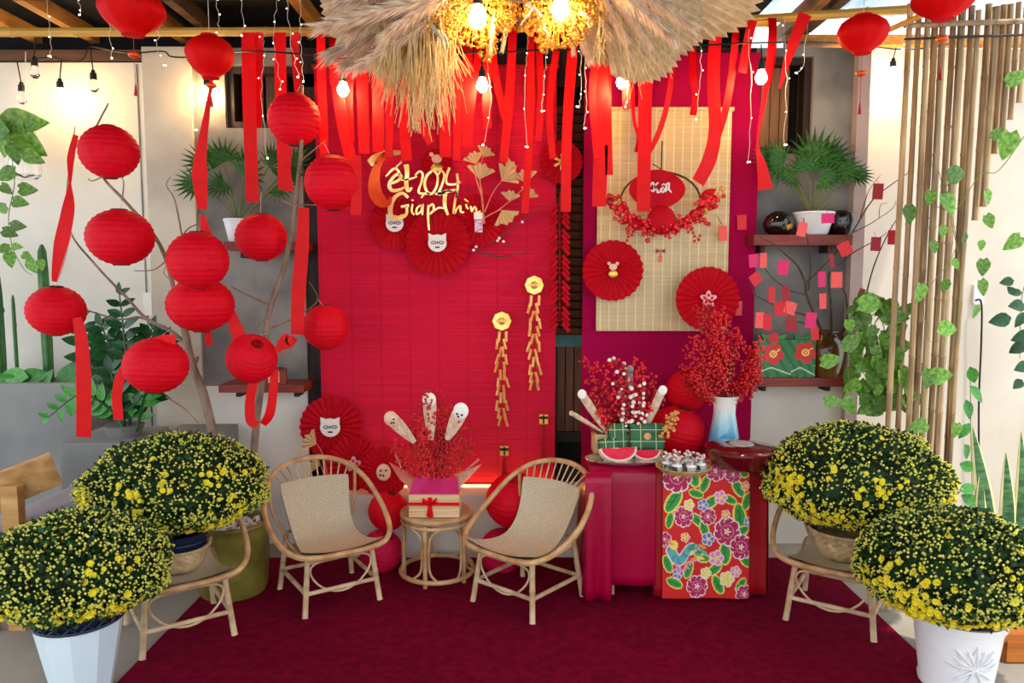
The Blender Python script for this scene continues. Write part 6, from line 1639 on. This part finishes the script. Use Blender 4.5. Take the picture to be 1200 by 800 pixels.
MB().lathe([(0, 0), (.08, 0), (.10, .06), (.09, .06), (0, .05)], 20).build('pot', 'concrete_dk', t)
# cacti and broad leaves in the planter
def cactus(px, y0, y1, w, label):
    b_ = P(px, y1, 4.42); b_.z = zt_pl; top = P(px, y0, 4.42); h = top.z-b_.z; r = w/2*MPP(380, 4.42)
    t = thing('column_cactus', label, 'cactus', b_, 0, 'slender column cacti in the planter')
    prof = [(r*.9, 0), (r, h*.3), (r*.95, h*.8), (r*.75, h*.95), (r*.3, h*.995), (0, h)]
    MB().lathe(prof, 30, fn=lambda a, j, z: 1+.14*math.cos(a*5)).build('cactus_body', 'cactus', t, ang=80)
    MB().lathe([(r*.4, h*.62), (r*1.15, h*.64), (r*1.1, h*.68), (r*.4, h*.7)], 12).build('growth_ring', 'cactus', t)
zt_pl = Z_(450, 4.2)-.03
cactus(3, 318, 446, 11, 'slender cactus column under the hanging pothos'); cactus(58, 286, 446, 11, 'tallest cactus column behind the ribboned lantern'); cactus(21, 345, 446, 4, 'thin stick-like cactus between the two columns')
t = thing('broad_leaf_plant', 'low broad green leaves at the planter edge', 'plant', P(35, 448, 4.36))
for a in ((15, 440, 40, 175), (40, 440, 38, 10), (55, 443, 26, 60), (80, 438, 40, 60), (5, 444, 30, 170)): leaf_px(t, 'zzl', a[0], a[1], 4.34, a[2], a[3], .2)

# ================================================================ BENCH, STOOL, CABLE
t = thing('wooden_bench', 'pale wooden bench with grey seat beside the concrete block', 'bench', (-2.25, 3.3, 0))
A = P(-40, 590, 3.22); B = P(66, 548, 3.42)
MB().bar(A, B, .05, .155).build('back_rail', 'bench', t, world=True)
MB().bar(A+Vector((-.05, .1, -.19)), B+Vector((.03, .12, -.16)), .30, .03).build('seat_board', 'mauve', t, world=True)
for x, y in ((8, 3.24), (-30, 3.22)):
    a = P(x, 560, y); MB().box((a.x, y+.03, a.z/2-.02), (.075, .05, a.z-.04)).build('leg', 'bench', t, world=True)
MB().bar(P(-40, 660, 3.3), P(60, 640, 3.5), .06, .03).build('lower_rail', 'mauve', t, world=True)
t = thing('low_bench', 'orange-brown slatted wooden bench behind the white lotus pot', 'bench', P(1200, 780, 2.95))
c = P(1184, 745, 3.0)
for i in range(3): MB().box((c.x+.13, 3.0+i*.09, c.z+.01), (.36, .08, .035)).build('slat', 'bench_or', t, world=True)
MB().box((c.x+.13, 2.97, c.z-.045), (.34, .03, .09)).build('apron', 'bench_or', t, world=True)
for q in (-.02, .27):
    MB().box((c.x+q, 3.0, (c.z-.01)/2), (.05, .05, c.z-.01)).build('leg', 'bench_or', t, world=True); MB().box((c.x+q, 3.18, (c.z-.01)/2), (.05, .05, c.z-.01)).build('leg', 'bench_or', t, world=True)
t = thing('wall_socket', 'white wall socket with black cord on the right wall', 'socket', P(1146, 345, 4.64))
MB().box(P(1146, 345, 4.64), (.06, .02, .12)).build('plate', 'socket', t, world=True)
MB().tube(crom([P(1143, 352, 4.62), P(1150, 355, 4.6), P(1150, 400, 4.6), P(1147, 480, 4.6), P(1148, 600, 4.6)], 6), .006, 6).build('cord', 'black', t, world=True)
